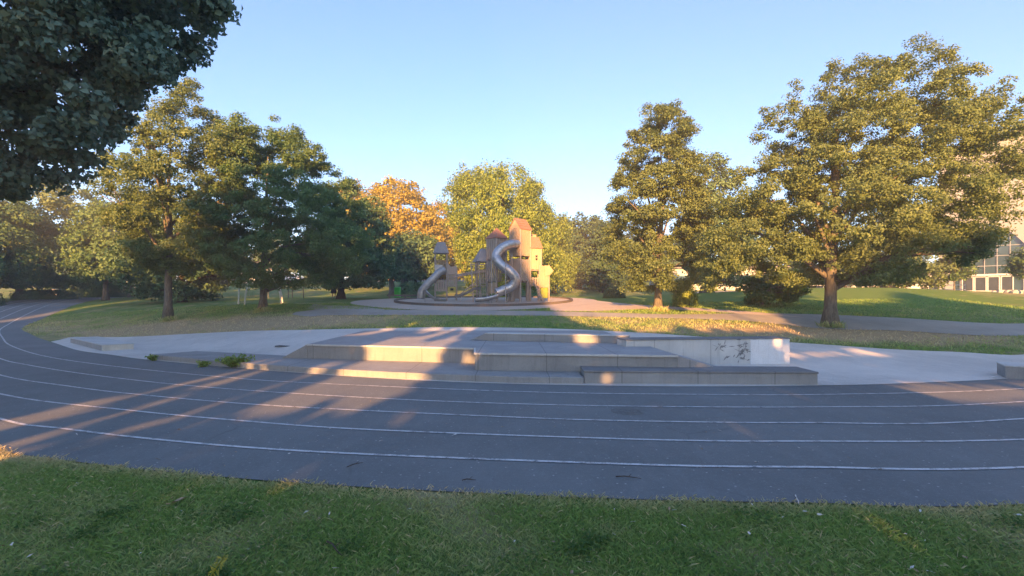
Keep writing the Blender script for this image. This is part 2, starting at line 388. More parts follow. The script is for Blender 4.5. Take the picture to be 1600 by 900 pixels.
poly_track = loft('running_track', INNER, OUTER, .012, M['track'], 260, 20)
for k, C in enumerate(LINES):
    w = .028
    loft('track_line', offset(C, -w), offset(C, w), .019, M['line'], 420, 1)
GA = lambda pts: [ground_at(*p) for p in pts]
pad_back = GA([(100, 530), (118, 527), (200, 527), (300, 522), (399, 517.5), (480, 516), (575, 514), (700, 512), (860, 514), (1000, 520.5), (1100, 527), (1240, 536), (1300, 540), (1400, 547), (1500, 551), (1600, 555)])+[(20, 17.2), (28, 20.5)]
inn = INNER[(INNER[:, 0] > -20.4)]
poly_pad = loft('skate_pad', inn, catmull(pad_back, 5), .018, M['pad'], 160, 24)
fr = GA([(455, 492), (485, 495), (520, 493), (700, 493), (860, 494), (1020, 497.5), (1080, 498.5), (1177, 503), (1288, 514), (1400, 517), (1600, 525)])+[(30, 23)]
bk = GA([(462, 488), (500, 484), (560, 484), (700, 485), (840, 486.5), (1020, 491), (1080, 491.5), (1177, 490), (1288, 492), (1400, 497), (1600, 506)])+[(30, 27)]
poly_p1 = loft('path', catmull(fr, 5), catmull(bk, 5), .016, M['path'], 160, 10)
fr2 = GA([(860, 486), (900, 487), (950, 486), (1020, 483.5), (1100, 487), (1177, 492), (1260, 497)])
bk2 = GA([(850, 463), (880, 465), (905, 468), (960, 474), (1020, 478), (1100, 482.5), (1190, 489)])
poly_p2 = loft('sandy_path', catmull(fr2, 5), catmull(bk2, 5), .022, M['sand'], 120, 10)
PG = (-2.05, 36.0); PR = 6.35
an = np.linspace(0, 2*np.pi, 120)
ring = lambda r, cx=PG[0], cy=PG[1]: np.stack([cx+r*np.cos(an), cy+r*np.sin(an)], 1)
loft('gravel_apron', ring(PR-.3), ring(PR+2.5, PG[0]-.6), .026, M['sand'], 120, 6)
loft('play_surface', ring(.01), ring(PR), .07, M['sand'], 120, 14)
poly_apron = ring(PR+2.5, PG[0]-.6)
loft('side_path', catmull(GA([(490, 476), (520, 478), (570, 480), (600, 484)]), 5), catmull(GA([(480, 483), (520, 488), (570, 490), (600, 490)]), 5), .030, M['path'], 40, 6)
loft('street', [(-120, 88), (-60, 92), (0, 96), (60, 100)], [(-120, 93), (-60, 98), (0, 102), (60, 106)], .05, M['street'], 160, 6)
loft('plaza', [(22, 52), (40, 50), (70, 47), (110, 60)], [(22, 62), (40, 70), (70, 80), (110, 95)], .03, M['plaza'], 80, 10)

# kerb of the play area: a ring of timber standing proud of the surface
kb = MB(); nk = 96
for t in range(nk):
    for r, dz in ((PR-.0, -.1), (PR+.16, -.1), (PR+.16, .17), (PR, .17)):
        x = PG[0]+r*math.cos(2*math.pi*t/nk); y = PG[1]+r*math.sin(2*math.pi*t/nk); kb.v.append((x, y, g(x, y)+dz))
for t in range(nk):
    a0 = t*4; b0 = ((t+1) % nk)*4
    for q in range(4): kb.f.append((a0+q, b0+q, b0+(q+1) % 4, a0+(q+1) % 4))
tag(kb.build('kerb', M['kerb_wood']), 'low round timber kerb enclosing the sandy play area', 'kerb')

# ------------------------------------------------------------------ concrete skate elements
def thing_mesh(mb, name, mat, label, cat, bevel=.012, group=None):
    return tag(mb.build(name, mat, bevel=bevel), label, cat, group)
SZ, DZ = .16, .56
b = MB()
b.prism([(-11.05, 14.87), (-8.4, 13.5), (-6.14, 12.44), (-4.4, 11.75), (-2.77, 11.2), (-1.2, 10.8), (0, 10.54), (1.54, 10.42), (1.54, 11.3), (-.6, 12.3), (-1.2, 13.0), (-6.3, 14.4), (-8.3, 15.2), (-10.3, 15.9)], -.05, SZ)
thing_mesh(b, 'concrete_step', M['conc'], 'long low concrete step curving along the edge of the running track', 'step', .02)
deck = empty('skate_deck', (0, 0, 0), 0, 'broad raised grey concrete deck with a sloped left side and right bank', 'skate platform')
b = MB()   # body: front walls butt below a thin asphalt-grey top
A0, A1, B0, B1 = (-5.83, 13.85), (-.97, 12.72), (-.88, 11.54), (3.75, 11.0)
body = [A0, A1, B0, B1, (3.75, 20.3), (-6.16, 20.8)]
b.prism(body, 0.0, DZ-.03)
b.build('front_wall', M['conc'], deck, bevel=.01)
b = MB(); e = .012
top = [(A0[0]-e, A0[1]-e), (A1[0], A1[1]-e), (B0[0]-e, B0[1]-e), (B1[0], B1[1]-e), (3.75, 20.3), (-6.16-e, 20.8)]
b.prism(top, DZ-.03, DZ); b.build('deck_top', M['deck'], deck, bevel=.008)
b = MB()   # pale steel-edged coping along the front edges
for p, q in ((A0, A1), (A1, B0), (B0, B1)):
    b.beam((p[0], p[1]-.02, DZ-.012), (q[0], q[1]-.02, DZ-.012), .05, .045)
b.build('coping', M['conc_light'], deck)
b = MB()   # left slope
b.add([(-6.6, 13.95, SZ), (-5.84, 13.86, SZ), (-5.84, 13.86, DZ-.004), (-7.1, 20.8, .3), (-6.17, 20.8, .3), (-6.17, 20.8, DZ-.004)], [(0, 1, 2), (3, 5, 4), (0, 2, 5, 3), (1, 4, 5, 2), (0, 3, 4, 1)])
b.build('side_slope', M['conc'], deck)
b = MB()   # right bank
b.add([(3.752, 11.0, -.05), (5.5, 11.15, -.05), (5.5, 11.15, .02), (3.752, 11.0, DZ-.004), (3.752, 13.3, -.05), (5.6, 13.9, -.05), (5.6, 13.9, .02), (3.752, 13.3, DZ-.004)],
      [(0, 1, 2, 3), (4, 7, 6, 5), (3, 2, 6, 7), (0, 3, 7, 4), (1, 5, 6, 2), (0, 4, 5, 1)])
b.build('bank', M['deck'], deck)

led = empty('concrete_ledge', (1.56, 10.50, 0), math.atan2(10.30-10.50, 6.48-1.56), 'long low concrete grinding ledge with a dark worn top beside the track', 'ledge')
b = MB(); b.box((2.46, .42, .10), (4.92, .84, .30)); b.build('body', M['conc'], led, bevel=.01)
b = MB(); b.box((2.46, .42, .272), (4.95, .87, .044)); b.build('coping', M['conc_dark'], led, bevel=.012)
wl = empty('concrete_hubba', (3.07, 13.12, 0), math.atan2(13.66-13.12, 7.8-3.07), 'tall thick pale concrete block with scuff marks and a white right end', 'ledge')
b = MB(); b.box((1.79, .36, .34), (3.58, .72, .78)); b.build('body', M['conc_light'], wl, bevel=.012)
b = MB(); b.box((4.17, .36, .34), (1.18, .73, .775)); b.build('white_end', M['white_conc'], wl, bevel=.012)
b = MB(); b.box((2.38, .36, .744), (4.80, .76, .024)); b.build('coping', M['conc_dark'], wl, bevel=.006)
def scuffs(parent, spots, name):
    b = MB(); r = random.Random(5)
    for (cx, cz, sx, sz, n) in spots:
        for k in range(n):
            x = cx+r.gauss(0, sx); z = cz+r.gauss(0, sz); a = r.uniform(-.5, 1.3); l = r.uniform(.02, .10); w = r.uniform(.006, .022)
            dx, dz = math.cos(a)*l, math.sin(a)*l; ex, ez = -math.sin(a)*w, math.cos(a)*w
            b.add([(x-dx, -.0035, z-dz), (x+ex, -.0035, z+ez), (x+dx, -.0035, z+dz), (x-ex, -.0035, z-ez)], [(0, 3, 2, 1)])
    b.build(name, M['scuff'], parent)
for q_ in ((2.75, .55, .14, .06, 16), (3.34, .42, .11, .12, 60), (2.9, .25, .05, .03, 5)): scuffs(wl, [q_], 'scuff_mark')
lw = empty('concrete_low_wall', (-1.35, 15.3, DZ), math.atan2(14.05-15.3, 3.4+1.35), 'low concrete kerb wall with a tapered left end behind the deck', 'wall')
b = MB(); Lx = 4.9
b.add([(0, 0, 0), (Lx, 0, 0), (Lx, 0, .21), (.5, 0, .21), (0, .45, 0), (Lx, .45, 0), (Lx, .45, .21), (.5, .45, .21)], [(0, 1, 2, 3), (4, 7, 6, 5), (3, 2, 6, 7), (0, 3, 7, 4), (1, 5, 6, 2), (0, 4, 5, 1)])
b.build('body', M['conc'], lw, bevel=.01)
b = MB(); b.box((2.72, .225, .222), (4.4, .47, .022)); b.build('coping', M['conc_light'], lw)
rb = empty('concrete_block', (11.36, 11.2, 0), math.radians(-36), 'low grey concrete block with a pale top cut by the right frame edge', 'block')
b = MB(); b.box((1.5, .45, .13), (3.0, .9, .32)); b.build('body', M['conc'], rb, bevel=.012)
b = MB(); b.box((1.5, .45, .30), (3.03, .93, .022)); b.build('coping', M['conc_light'], rb)
lb = empty('concrete_block', (-14.53, 17.3, 0), math.radians(180)+math.atan2(17.54-20.9, -15.48+19.66), 'low concrete block with a cream end face at the bend of the track', 'block')
b = MB(); b.box((2.75, -.42, .075), (5.3, .9, .27)); b.build('body', M['conc'], lb, bevel=.012)
b = MB(); b.box((.05, -.42, .075), (.09, .9, .265)); b.build('end_face', M['cream_conc'], lb)
b = MB(); b.box((2.70, -.42, .222), (5.42, .93, .02)); b.build('coping', M['conc_light'], lb)
# covers
def disc(name, px, py, r, dz, mat, label, cat, sy=1):
    x, y = ground_at(px, py); b = MB(); n = 28
    vs = [(r*math.cos(2*math.pi*k/n), sy*r*math.sin(2*math.pi*k/n)) for k in range(n)]
    b.prism(vs, -.02, 0.0)
    for q in range(-3, 4): b.box((q*r*.24, 0, .002), (r*.08, r*1.1, .004))
    o = b.build(name, mat); o.location = (x, y, g(x, y)+dz); return tag(o, label, cat)
disc('manhole_cover', 980, 644, .26, .016, M['iron'], 'round dark manhole cover set in the running track', 'manhole cover')
disc('drain_cover', 444, 541, .30, .022, M['iron'], 'dark drain cover in the pale pad left of the deck', 'drain cover')

# ------------------------------------------------------------------ trees
def tube_np(segs, n=6):
    """segs: list of (points, radii)"""
    b = MB()
    for p, r in segs: b.tube(p, r, n)
    return b
def leaves_mesh(name, C, up, size, aspect, seed, tint, hang=0.):
    """C (n,3) centres, up (n,3) preferred normal"""
    r = np.random.default_rng(seed); n = len(C)
    nrm = up+r.normal(0, .55, (n, 3)); nrm /= np.linalg.norm(nrm, axis=1)[:, None]
    d = r.normal(0, 1, (n, 3)); d[:, 2] -= hang; d -= nrm*(d*nrm).sum(1)[:, None]; d /= np.linalg.norm(d, axis=1)[:, None]
    s = np.cross(nrm, d); L = size*r.uniform(.65, 1.3, n)[:, None]; W = L*aspect*r.uniform(.8, 1.2, n)[:, None]
    fold = nrm*W*.35
    V = np.stack([C-d*L*.5, C+s*W*.5+d*L*.05+fold, C+d*L*.5, C-s*W*.5+d*L*.05+fold], 1).reshape(-1, 3)
    return np_mesh(name, V, np.arange(4*n).reshape(-1, 4), tint)
TREES = []
def crown_points(envs, depth_k, n_clump, seed, base, nf=1.0, thr=-.12):
    """envs: outlines as rows (z, x_left, x_right) in metres about the trunk base; returns clump centres inside them"""
    r = np.random.default_rng(seed); out = []
    areas = []
    for e in envs:
        e = sorted(e); z = np.array([q[0] for q in e]); areas.append(sum((e[i_+1][2]-e[i_+1][1]+e[i_][2]-e[i_][1])*.5*(z[i_+1]-z[i_]) for i_ in range(len(e)-1))*np.mean([q[2]-q[1] for q in e]))
    tot = sum(areas)
    for e, ar in zip(envs, areas):
        e = sorted(e); z = np.array([q[0] for q in e]); l = np.array([q[1] for q in e]); rr = np.array([q[2] for q in e])
        want = max(12, int(n_clump*ar/tot)); got = 0; tries = 0
        zz = np.linspace(z[0], z[-1], 60); w = np.maximum(np.interp(zz, z, rr-l), .3)**1.7; cdf = np.cumsum(w)/w.sum()
        while got < want and tries < 60:
            tries += 1; m = want*2
            zs = np.interp(r.random(m), cdf, zz); hw = np.interp(zs, z, rr-l)/2; cx = np.interp(zs, z, rr+l)/2
            rad = r.random(m)**.36; an = r.random(m)*2*np.pi
            x = cx+hw*rad*np.cos(an); y = hw*depth_k*rad*np.sin(an)
            nv = np.array([mnoise.noise(Vector((a*nf*.55+seed, b_*nf*.55, c*nf*.75+seed*.3))) for a, b_, c in zip(x, y, zs)])
            ok = nv > thr+.30*(rad-.72)
            for a, b_, c, q in zip(x[ok], y[ok], zs[ok], rad[ok]):
                if got >= want: break
                out.append((a, b_, c, q)); got += 1
    return np.array(out)
def make_tree(name, base, envs, seed, leaf='leaf_oak', bark='bark', trunk_r=.2, trunk_top=None, lean=0., n_clump=500, per=60, clump_r=.5, leaf_size=.16, aspect=.62, depth_k=.9,
              hang=0., label='', cat='tree', group=None, thr=-.12, nf=1.0, tint_shift=0., limbs=9, flat=.6):
    """base (x, y); envs in metres relative to the base"""
    r = np.random.default_rng(seed+1000); bx, by = base; bz = g(bx, by)
    root = empty(name, (bx, by, bz-.05), 0, label, cat, group)
    P = crown_points(envs, depth_k, n_clump, seed, base, nf, thr)
    zmin = min(q[0] for e in envs for q in e); zmax = max(q[0] for e in envs for q in e)
    tt = trunk_top or (zmin+.75*(zmax-zmin))
    allr = sorted([q for e in envs for q in e]); zc = zmin+.5*(zmax-zmin)
    # trunk
    segs = []; n = 12; path = []; rad = []
    wob = r.normal(0, .06, (n, 2)).cumsum(0)*min(1, trunk_r/.2)
    for i_ in range(n):
        t = i_/(n-1); z = t*tt; path.append((lean*t+wob[i_, 0]*t, wob[i_, 1]*t, z)); rad.append(trunk_r*((1-t)**.8*.86+.10)+trunk_r*.55*math.exp(-z/.22))
    segs.append((path, rad))
    path = np.array(path)
    # limbs towards clumps spread over the crown
    if len(P):
        for q in range(limbs):
            pick = P[r.integers(len(P))]
            zst = max(zmin*.75, min(tt*.9, pick[2]*r.uniform(.45, .75))); k = np.interp(zst, path[:, 2], np.arange(n)); s0 = np.array([np.interp(k, np.arange(n), path[:, j]) for j in range(3)])
            r0 = np.interp(zst, path[:, 2], rad)*.55; e_ = pick[:3]; mid = (s0+e_)/2+np.array([0, 0, .12*np.linalg.norm(e_-s0)])+r.normal(0, .15, 3)
            pts = catmull([s0, mid, e_], 4); segs.append((pts, list(np.linspace(max(r0, .03), .015, len(pts)))))
            dd = np.linalg.norm(P[:, :3]-e_, axis=1); near = np.argsort(dd)[1:7]
            for j in near[::2]:
                ee = P[j, :3]; st = pts[len(pts)//2+1]; segs.append(([st, (st+ee)/2+r.normal(0, .1, 3), ee], [max(r0*.35, .018), .015, .008]))
    tb = tube_np(segs, 7); tb.build('trunk', M[bark], root, smooth=True)
    # leaves
    if len(P):
        cn = len(P); k = r.poisson(per, cn)+3; idx = np.repeat(np.arange(cn), k); m = len(idx)
        cr = clump_r*r.uniform(.6, 1.35, cn)
        d = r.normal(0, 1, (m, 3)); d /= np.linalg.norm(d, axis=1)[:, None]; d *= (r.random(m)**.45)[:, None]
        off = d*cr[idx][:, None]*np.array([1, 1, flat])
        if hang: off[:, 2] -= np.abs(r.normal(0, hang*.5, m))
        C = P[idx, :3]+off
        ctr = np.array([np.interp(C[:, 2], [a_[0] for a_ in allr], [(a_[1]+a_[2])/2 for a_ in allr]), np.zeros(m), np.full(m, zc)]).T
        outw = C-ctr; outw /= np.maximum(np.linalg.norm(outw, axis=1), .1)[:, None]
        up = d*.6+outw*.45+np.array([0, 0, .45])
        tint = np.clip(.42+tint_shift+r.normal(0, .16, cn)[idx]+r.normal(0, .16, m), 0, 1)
        me = leaves_mesh('crown', C, up, leaf_size, aspect, seed, tint, hang=hang*2)
        link_mesh('crown', me, M[leaf], root)
    TREES.append(root); return root
def rows(base, d, *envs):
    """outline rows (photo row, left, right) measured at distance d, turned into metres about the trunk base"""
    bz = g(*base)-.05; s = d/F
    return [[(CAM_H+(HY-y)*s-bz, (l-800)*s-base[0], (r_-800)*s-base[0]) for y, l, r_ in e] for e in envs]
def tree_at(name, px, d, envs, **kw):
    base = ((px-800)/F*d, d)
    return make_tree(name, base, rows(base, d, *envs), **kw)

# the two oaks and their neighbours on the left
tree_at('oak_tree', 263, 27.6, [[(165, 262, 335), (190, 235, 350), (215, 212, 400), (250, 188, 410), (300, 168, 405), (350, 180, 390), (395, 205, 370), (430, 240, 320)],
        [(126, 292, 318), (150, 265, 335), (175, 255, 340), (200, 250, 340)]], seed=11, leaf='leaf_oak', trunk_r=.23, n_clump=950, per=100, clump_r=.42, leaf_size=.125, thr=.02, nf=1.2,
        label='oak with a straight bare trunk and golden lit middle, left of the swing frame', group='park oaks')
tree_at('oak_tree', 411, 28.3, [[(210, 350, 470), (240, 338, 500), (270, 343, 535), (310, 335, 562), (360, 322, 580), (400, 330, 575), (430, 345, 545), (446, 372, 520)],
        [(184, 380, 445), (205, 350, 470), (235, 345, 470)], [(232, 470, 508), (250, 440, 520), (275, 440, 530)]], seed=12, leaf='leaf_oak2', trunk_r=.22, lean=.3, n_clump=1050, per=100, clump_r=.42, leaf_size=.125, thr=.0, nf=1.2,
        label='broad dark green oak standing in front of the swing frame', group='park oaks')
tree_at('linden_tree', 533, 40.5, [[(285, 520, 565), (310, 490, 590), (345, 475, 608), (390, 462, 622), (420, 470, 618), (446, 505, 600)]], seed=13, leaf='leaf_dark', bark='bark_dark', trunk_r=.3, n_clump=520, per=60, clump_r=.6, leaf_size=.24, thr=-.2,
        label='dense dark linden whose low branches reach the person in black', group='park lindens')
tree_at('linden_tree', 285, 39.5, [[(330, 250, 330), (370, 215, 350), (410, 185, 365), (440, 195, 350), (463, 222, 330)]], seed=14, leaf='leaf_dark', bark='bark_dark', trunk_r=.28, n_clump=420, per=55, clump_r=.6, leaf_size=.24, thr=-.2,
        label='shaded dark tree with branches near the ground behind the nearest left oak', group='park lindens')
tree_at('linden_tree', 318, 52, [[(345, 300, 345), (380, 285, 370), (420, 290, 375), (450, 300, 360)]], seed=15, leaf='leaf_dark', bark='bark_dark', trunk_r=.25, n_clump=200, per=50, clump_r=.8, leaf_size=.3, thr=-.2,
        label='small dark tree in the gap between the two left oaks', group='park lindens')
tree_at('maple_tree', 30, 50, [[(272, -10, 70), (295, -40, 120), (335, -70, 160), (385, -80, 165), (430, -60, 150), (446, -40, 120)]], seed=16, leaf='leaf_oak', trunk_r=.35, n_clump=520, per=60, clump_r=.95, leaf_size=.32, thr=-.15, tint_shift=.2,
        label='broad sunlit tree behind the low hedge at the left frame edge', group='trees at the left edge of the park')
tree_at('maple_tree', 165, 46, [[(318, 145, 195), (350, 125, 232), (400, 112, 255), (435, 125, 245)]], seed=17, leaf='leaf_oak2', trunk_r=.25, n_clump=360, per=55, clump_r=.8, leaf_size=.28, thr=-.15, tint_shift=-.1,
        label='dark green tree beside the round clipped bush', group='trees at the left edge of the park')
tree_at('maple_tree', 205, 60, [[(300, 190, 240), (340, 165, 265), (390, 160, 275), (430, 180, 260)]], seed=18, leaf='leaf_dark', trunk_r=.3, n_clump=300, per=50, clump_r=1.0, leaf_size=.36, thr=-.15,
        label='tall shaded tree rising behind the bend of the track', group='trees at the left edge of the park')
tree_at('maple_tree', -70, 42, [[(290, -120, 0), (340, -150, 30), (400, -150, 40), (440, -130, 20)]], seed=19, leaf='leaf_oak2', trunk_r=.3, n_clump=360, per=55, clump_r=.9, leaf_size=.3, thr=-.15,
        label='leafy tree just cut off by the left frame edge', group='trees at the left edge of the park')
# golden lindens in the middle distance
gold = dict(leaf='leaf_gold', bark='bark_dark', group='tall golden lindens')
tree_at('golden_linden', 632, 68, [[(281, 602, 640), (300, 572, 662), (335, 556, 685), (375, 550, 698), (410, 560, 695), (430, 590, 688)]], seed=21, trunk_r=.55, n_clump=620, per=60, clump_r=1.0, leaf_size=.36, thr=-.3, label='tallest golden linden with a round sunlit top', **gold)
tree_at('golden_linden', 690, 76, [[(320, 668, 705), (350, 655, 722), (400, 650, 730), (436, 668, 715)]], seed=22, trunk_r=.4, n_clump=330, per=55, clump_r=1.1, leaf_size=.4, thr=-.3, label='yellow green linden between the tallest golden one and the wispy tree', **gold)
tree_at('golden_linden', 555, 74, [[(284, 540, 568), (310, 528, 590), (360, 520, 600), (400, 530, 600), (430, 540, 590)]], seed=23, trunk_r=.45, n_clump=340, per=55, clump_r=1.1, leaf_size=.4, thr=-.3, label='golden linden half hidden behind the dark left linden', **gold)
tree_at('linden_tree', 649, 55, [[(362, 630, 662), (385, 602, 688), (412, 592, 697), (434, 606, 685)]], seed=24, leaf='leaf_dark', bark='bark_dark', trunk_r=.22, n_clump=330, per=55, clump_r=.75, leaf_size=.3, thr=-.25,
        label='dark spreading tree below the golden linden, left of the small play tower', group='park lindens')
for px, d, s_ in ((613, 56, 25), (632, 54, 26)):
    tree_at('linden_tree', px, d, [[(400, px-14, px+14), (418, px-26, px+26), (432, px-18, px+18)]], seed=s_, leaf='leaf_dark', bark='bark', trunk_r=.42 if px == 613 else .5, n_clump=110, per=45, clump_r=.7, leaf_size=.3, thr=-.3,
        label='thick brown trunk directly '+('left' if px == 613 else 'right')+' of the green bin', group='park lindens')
# wispy trees behind the play castle
lit = dict(leaf='leaf_light', bark='bark_dark', group='wispy trees behind the play castle')
tree_at('willow_tree', 785, 50, [[(262, 735, 815), (285, 712, 845), (320, 706, 862), (365, 706, 872), (410, 715, 880), (440, 735, 870)], [(253, 708, 728), (275, 694, 740), (310, 692, 740), (350, 698, 740)], [(280, 820, 850), (310, 815, 868), (345, 820, 880)]],
        seed=31, trunk_r=.4, n_clump=900, per=75, clump_r=.7, leaf_size=.3, aspect=.36, hang=.8, thr=-.14, flat=1.1, label='big light green tree with drooping wispy shoots behind the castle', **lit)
tree_at('willow_tree', 866, 60, [[(338, 852, 885), (370, 845, 897), (410, 845, 902), (440, 852, 890)]], seed=32, trunk_r=.3, n_clump=240, per=55, clump_r=.8, leaf_size=.34, aspect=.35, hang=.8, thr=-.1, flat=1.1, label='smaller yellowish tree right of the castle', **lit)
bl = dict(leaf='leaf_blue', bark='bark_dark', group='dark trees closing the view right of the castle')
tree_at('alder_tree', 905, 72, [[(336, 893, 935), (365, 880, 955), (410, 870, 962), (443, 878, 955)]], seed=33, trunk_r=.3, n_clump=420, per=55, clump_r=.95, leaf_size=.36, thr=-.2, label='bluish green tree between the castle and the lit right oak', **bl)
tree_at('alder_tree', 945, 62, [[(350, 930, 962), (385, 915, 975), (425, 912, 980), (448, 920, 975)]], seed=34, trunk_r=.3, n_clump=320, per=55, clump_r=.85, leaf_size=.34, thr=-.2, label='dark bushy tree tucked behind the left side of the lit right oak', **bl)
tree_at('alder_tree', 878, 85, [[(352, 868, 895), (385, 860, 905), (430, 862, 905)]], seed=35, trunk_r=.3, n_clump=240, per=50, clump_r=1.1, leaf_size=.42, thr=-.2, label='far bluish tree seen just right of the yellowish tree', **bl)
# right side
tree_at('oak_tree', 1028, 27.4, [[(190, 990, 1072), (220, 982, 1090), (260, 962, 1102), (300, 955, 1100), (340, 948, 1108), (380, 938, 1104), (415, 937, 1092), (452, 958, 1072)], [(160, 1005, 1052), (185, 988, 1075), (215, 985, 1085)]],
        seed=41, leaf='leaf_oak', trunk_r=.22, lean=.1, n_clump=1000, per=100, clump_r=.38, leaf_size=.118, thr=.03, nf=1.25, tint_shift=.12, label='slender oak with a sunlit trunk base right of the castle', group='park oaks')
tree_at('oak_tree', 1297, 21.5, [[(88, 1300, 1385), (120, 1280, 1430), (160, 1265, 1530), (200, 1230, 1548), (240, 1205, 1555), (280, 1190, 1556), (320, 1180, 1545), (360, 1180, 1526), (400, 1190, 1505), (440, 1225, 1450)],
        [(112, 1222, 1246), (140, 1198, 1262), (180, 1186, 1275), (225, 1182, 1290), (265, 1192, 1300)], [(54, 1436, 1460), (90, 1408, 1484), (130, 1388, 1496), (180, 1370, 1515)], [(228, 1490, 1550), (250, 1510, 1592), (275, 1515, 1590), (298, 1510, 1570)],
        [(258, 1150, 1215), (300, 1118, 1260), (345, 1104, 1285), (395, 1094, 1280), (435, 1090, 1235), (466, 1104, 1165)]],
        seed=42, leaf='leaf_oak', trunk_r=.28, lean=.15, n_clump=2500, per=100, clump_r=.36, leaf_size=.10, thr=.05, nf=1.25, tint_shift=.15, limbs=16, label='largest oak in the park with a spreading sunlit crown on the right', group='park oaks')
tree_at('oak_tree', 1105, 44, [[(240, 1085, 1122), (280, 1066, 1150), (330, 1058, 1178), (380, 1055, 1188), (415, 1068, 1180), (443, 1085, 1160)]], seed=43, leaf='leaf_dark', trunk_r=.5, n_clump=460, per=60, clump_r=.75, leaf_size=.26, thr=-.15, tint_shift=.2,
        label='dark green oak with a thick golden lit trunk behind the slender right oak', group='park oaks')
tree_at('young_tree', 1190, 30, [[(424, 1205, 1252), (440, 1165, 1260), (458, 1145, 1255), (473, 1165, 1225)]], seed=45, leaf='leaf_hedge', trunk_r=.12, n_clump=170, per=60, clump_r=.42, leaf_size=.17, thr=-.15, label='low bushy young tree on the right lawn', cat='young tree')
tree_at('oak_tree', 1390, 46, [[(320, 1365, 1450), (370, 1335, 1480), (420, 1335, 1482), (446, 1355, 1455)]], seed=46, leaf='leaf_oak', trunk_r=.72, n_clump=360, per=60, clump_r=.8, leaf_size=.27, thr=-.15, tint_shift=.1,
        label='oak with a pale lit trunk behind the largest oak, near the plaza', group='park oaks')
for px, d, sd, lb_ in ((1268, 58, 47, 'slim dark tree by the plaza seen left of the big oak trunk'), (1320, 62, 48, 'low dark tree by the plaza seen right of the big oak trunk')):
    tree_at('plaza_tree', px, d, [[(400, px-22, px+22), (425, px-40, px+42), (445, px-30, px+30)]], seed=sd, leaf='leaf_dark', bark='bark_dark', trunk_r=.3, n_clump=150, per=50, clump_r=.7, leaf_size=.28, thr=-.15, label=lb_, cat='tree')
tree_at('sapling', 1491, 44, [[(395, 1478, 1512), (415, 1470, 1520), (436, 1480, 1512)]], seed=49, leaf='leaf_oak2', bark='bark', trunk_r=.07, n_clump=70, per=45, clump_r=.5, leaf_size=.2, label='thin sapling with a pale stem in front of the glass facade', cat='sapling')
tree_at('plaza_tree', 1625, 40, [[(385, 1610, 1660), (400, 1594, 1690), (418, 1590, 1690), (430, 1606, 1660)]], seed=50, leaf='leaf_oak2', trunk_r=.15, n_clump=160, per=50, clump_r=.6, leaf_size=.22, thr=-.1, label='small tree half cut by the right frame edge before the cream building', cat='tree')
# the near tree overhanging the upper left corner
nb = (-14.5, 9.2)
make_tree('chestnut_tree', nb, rows(nb, 9.4, [(-330, -350, 200), (-200, -480, 330), (-100, -520, 345), (-30, -520, 330), (30, -520, 318), (65, -520, 285), (95, -520, 262), (120, -510, 285), (150, -500, 240), (185, -480, 225), (225, -460, 185), (262, -430, 140), (285, -350, 60)], [(-20, 300, 352), (0, 290, 362), (20, 290, 350)], [(70, 180, 260), (118, 200, 292), (140, 190, 280)]),
          seed=61, leaf='leaf_near', bark='bark_dark', trunk_r=.34, n_clump=1500, per=115, clump_r=.36, leaf_size=.12, aspect=.72, thr=.03, nf=1.9, depth_k=.5, limbs=18, label='dark large leaved tree overhanging the upper left corner', cat='tree')

# far trees that close the horizon
far = [(-230, 95, 250, 380, 'leaf_oak2'), (-120, 100, 330, 95, 'leaf_dark'), (60, 95, 345, 70, 'leaf_oak2'), (120, 85, 360, 60, 'leaf_dark'), (235, 90, 350, 60, 'leaf_oak2'), (360, 115, 372, 55, 'leaf_dark'), (430, 118, 365, 60, 'leaf_oak2'), (500, 115, 360, 60, 'leaf_dark'),
       (735, 112, 345, 60, 'leaf_light'), (825, 115, 352, 60, 'leaf_blue'), (985, 95, 362, 60, 'leaf_blue'), (1045, 105, 365, 60, 'leaf_dark'), (1150, 100, 368, 60, 'leaf_oak2'), (1230, 110, 380, 60, 'leaf_dark'), (1330, 115, 385, 55, 'leaf_oak2'), (1410, 110, 380, 55, 'leaf_dark')]
spotn = {60: 'far tree beyond the low hedge at left', 120: 'far dark tree above the dark clipped bush', 235: 'far tree seen left of the nearest oak trunk', 360: 'far dark tree beyond the swing frame', 430: 'far tree above the street right of the swing frame', 500: 'far dark tree left of the person in black',
         735: 'far light tree between the two play towers', 825: 'far bluish tree right behind the castle roof', 985: 'far bluish tree behind the slender right oak', 1045: 'far dark tree just right of the slender oak trunk', 1150: 'far tree behind the low golden branches', 1230: 'far dark tree left of the big oak trunk',
         1330: 'far tree above the plaza right of the big oak trunk', 1410: 'far dark tree by the plaza behind the pale lit trunk', -230: 'far tree outside the left frame edge', -120: 'far dark tree near the left frame edge'}
for k, (px, d, ty, w, lf) in enumerate(far):
    w = min(w, 95)
    tree_at('far_tree', px, d, [[(ty, px-w*.25, px+w*.25), (ty+18, px-w*.5, px+w*.5), (ty+45, px-w*.62, px+w*.62), (432, px-w*.55, px+w*.55), (446, px-w*.4, px+w*.4)]], seed=80+k, leaf=lf, bark='bark_dark', trunk_r=.35, n_clump=190, per=45, clump_r=1.3, leaf_size=.55, thr=-.25, label=spotn[px], group='far trees along the street', limbs=4)

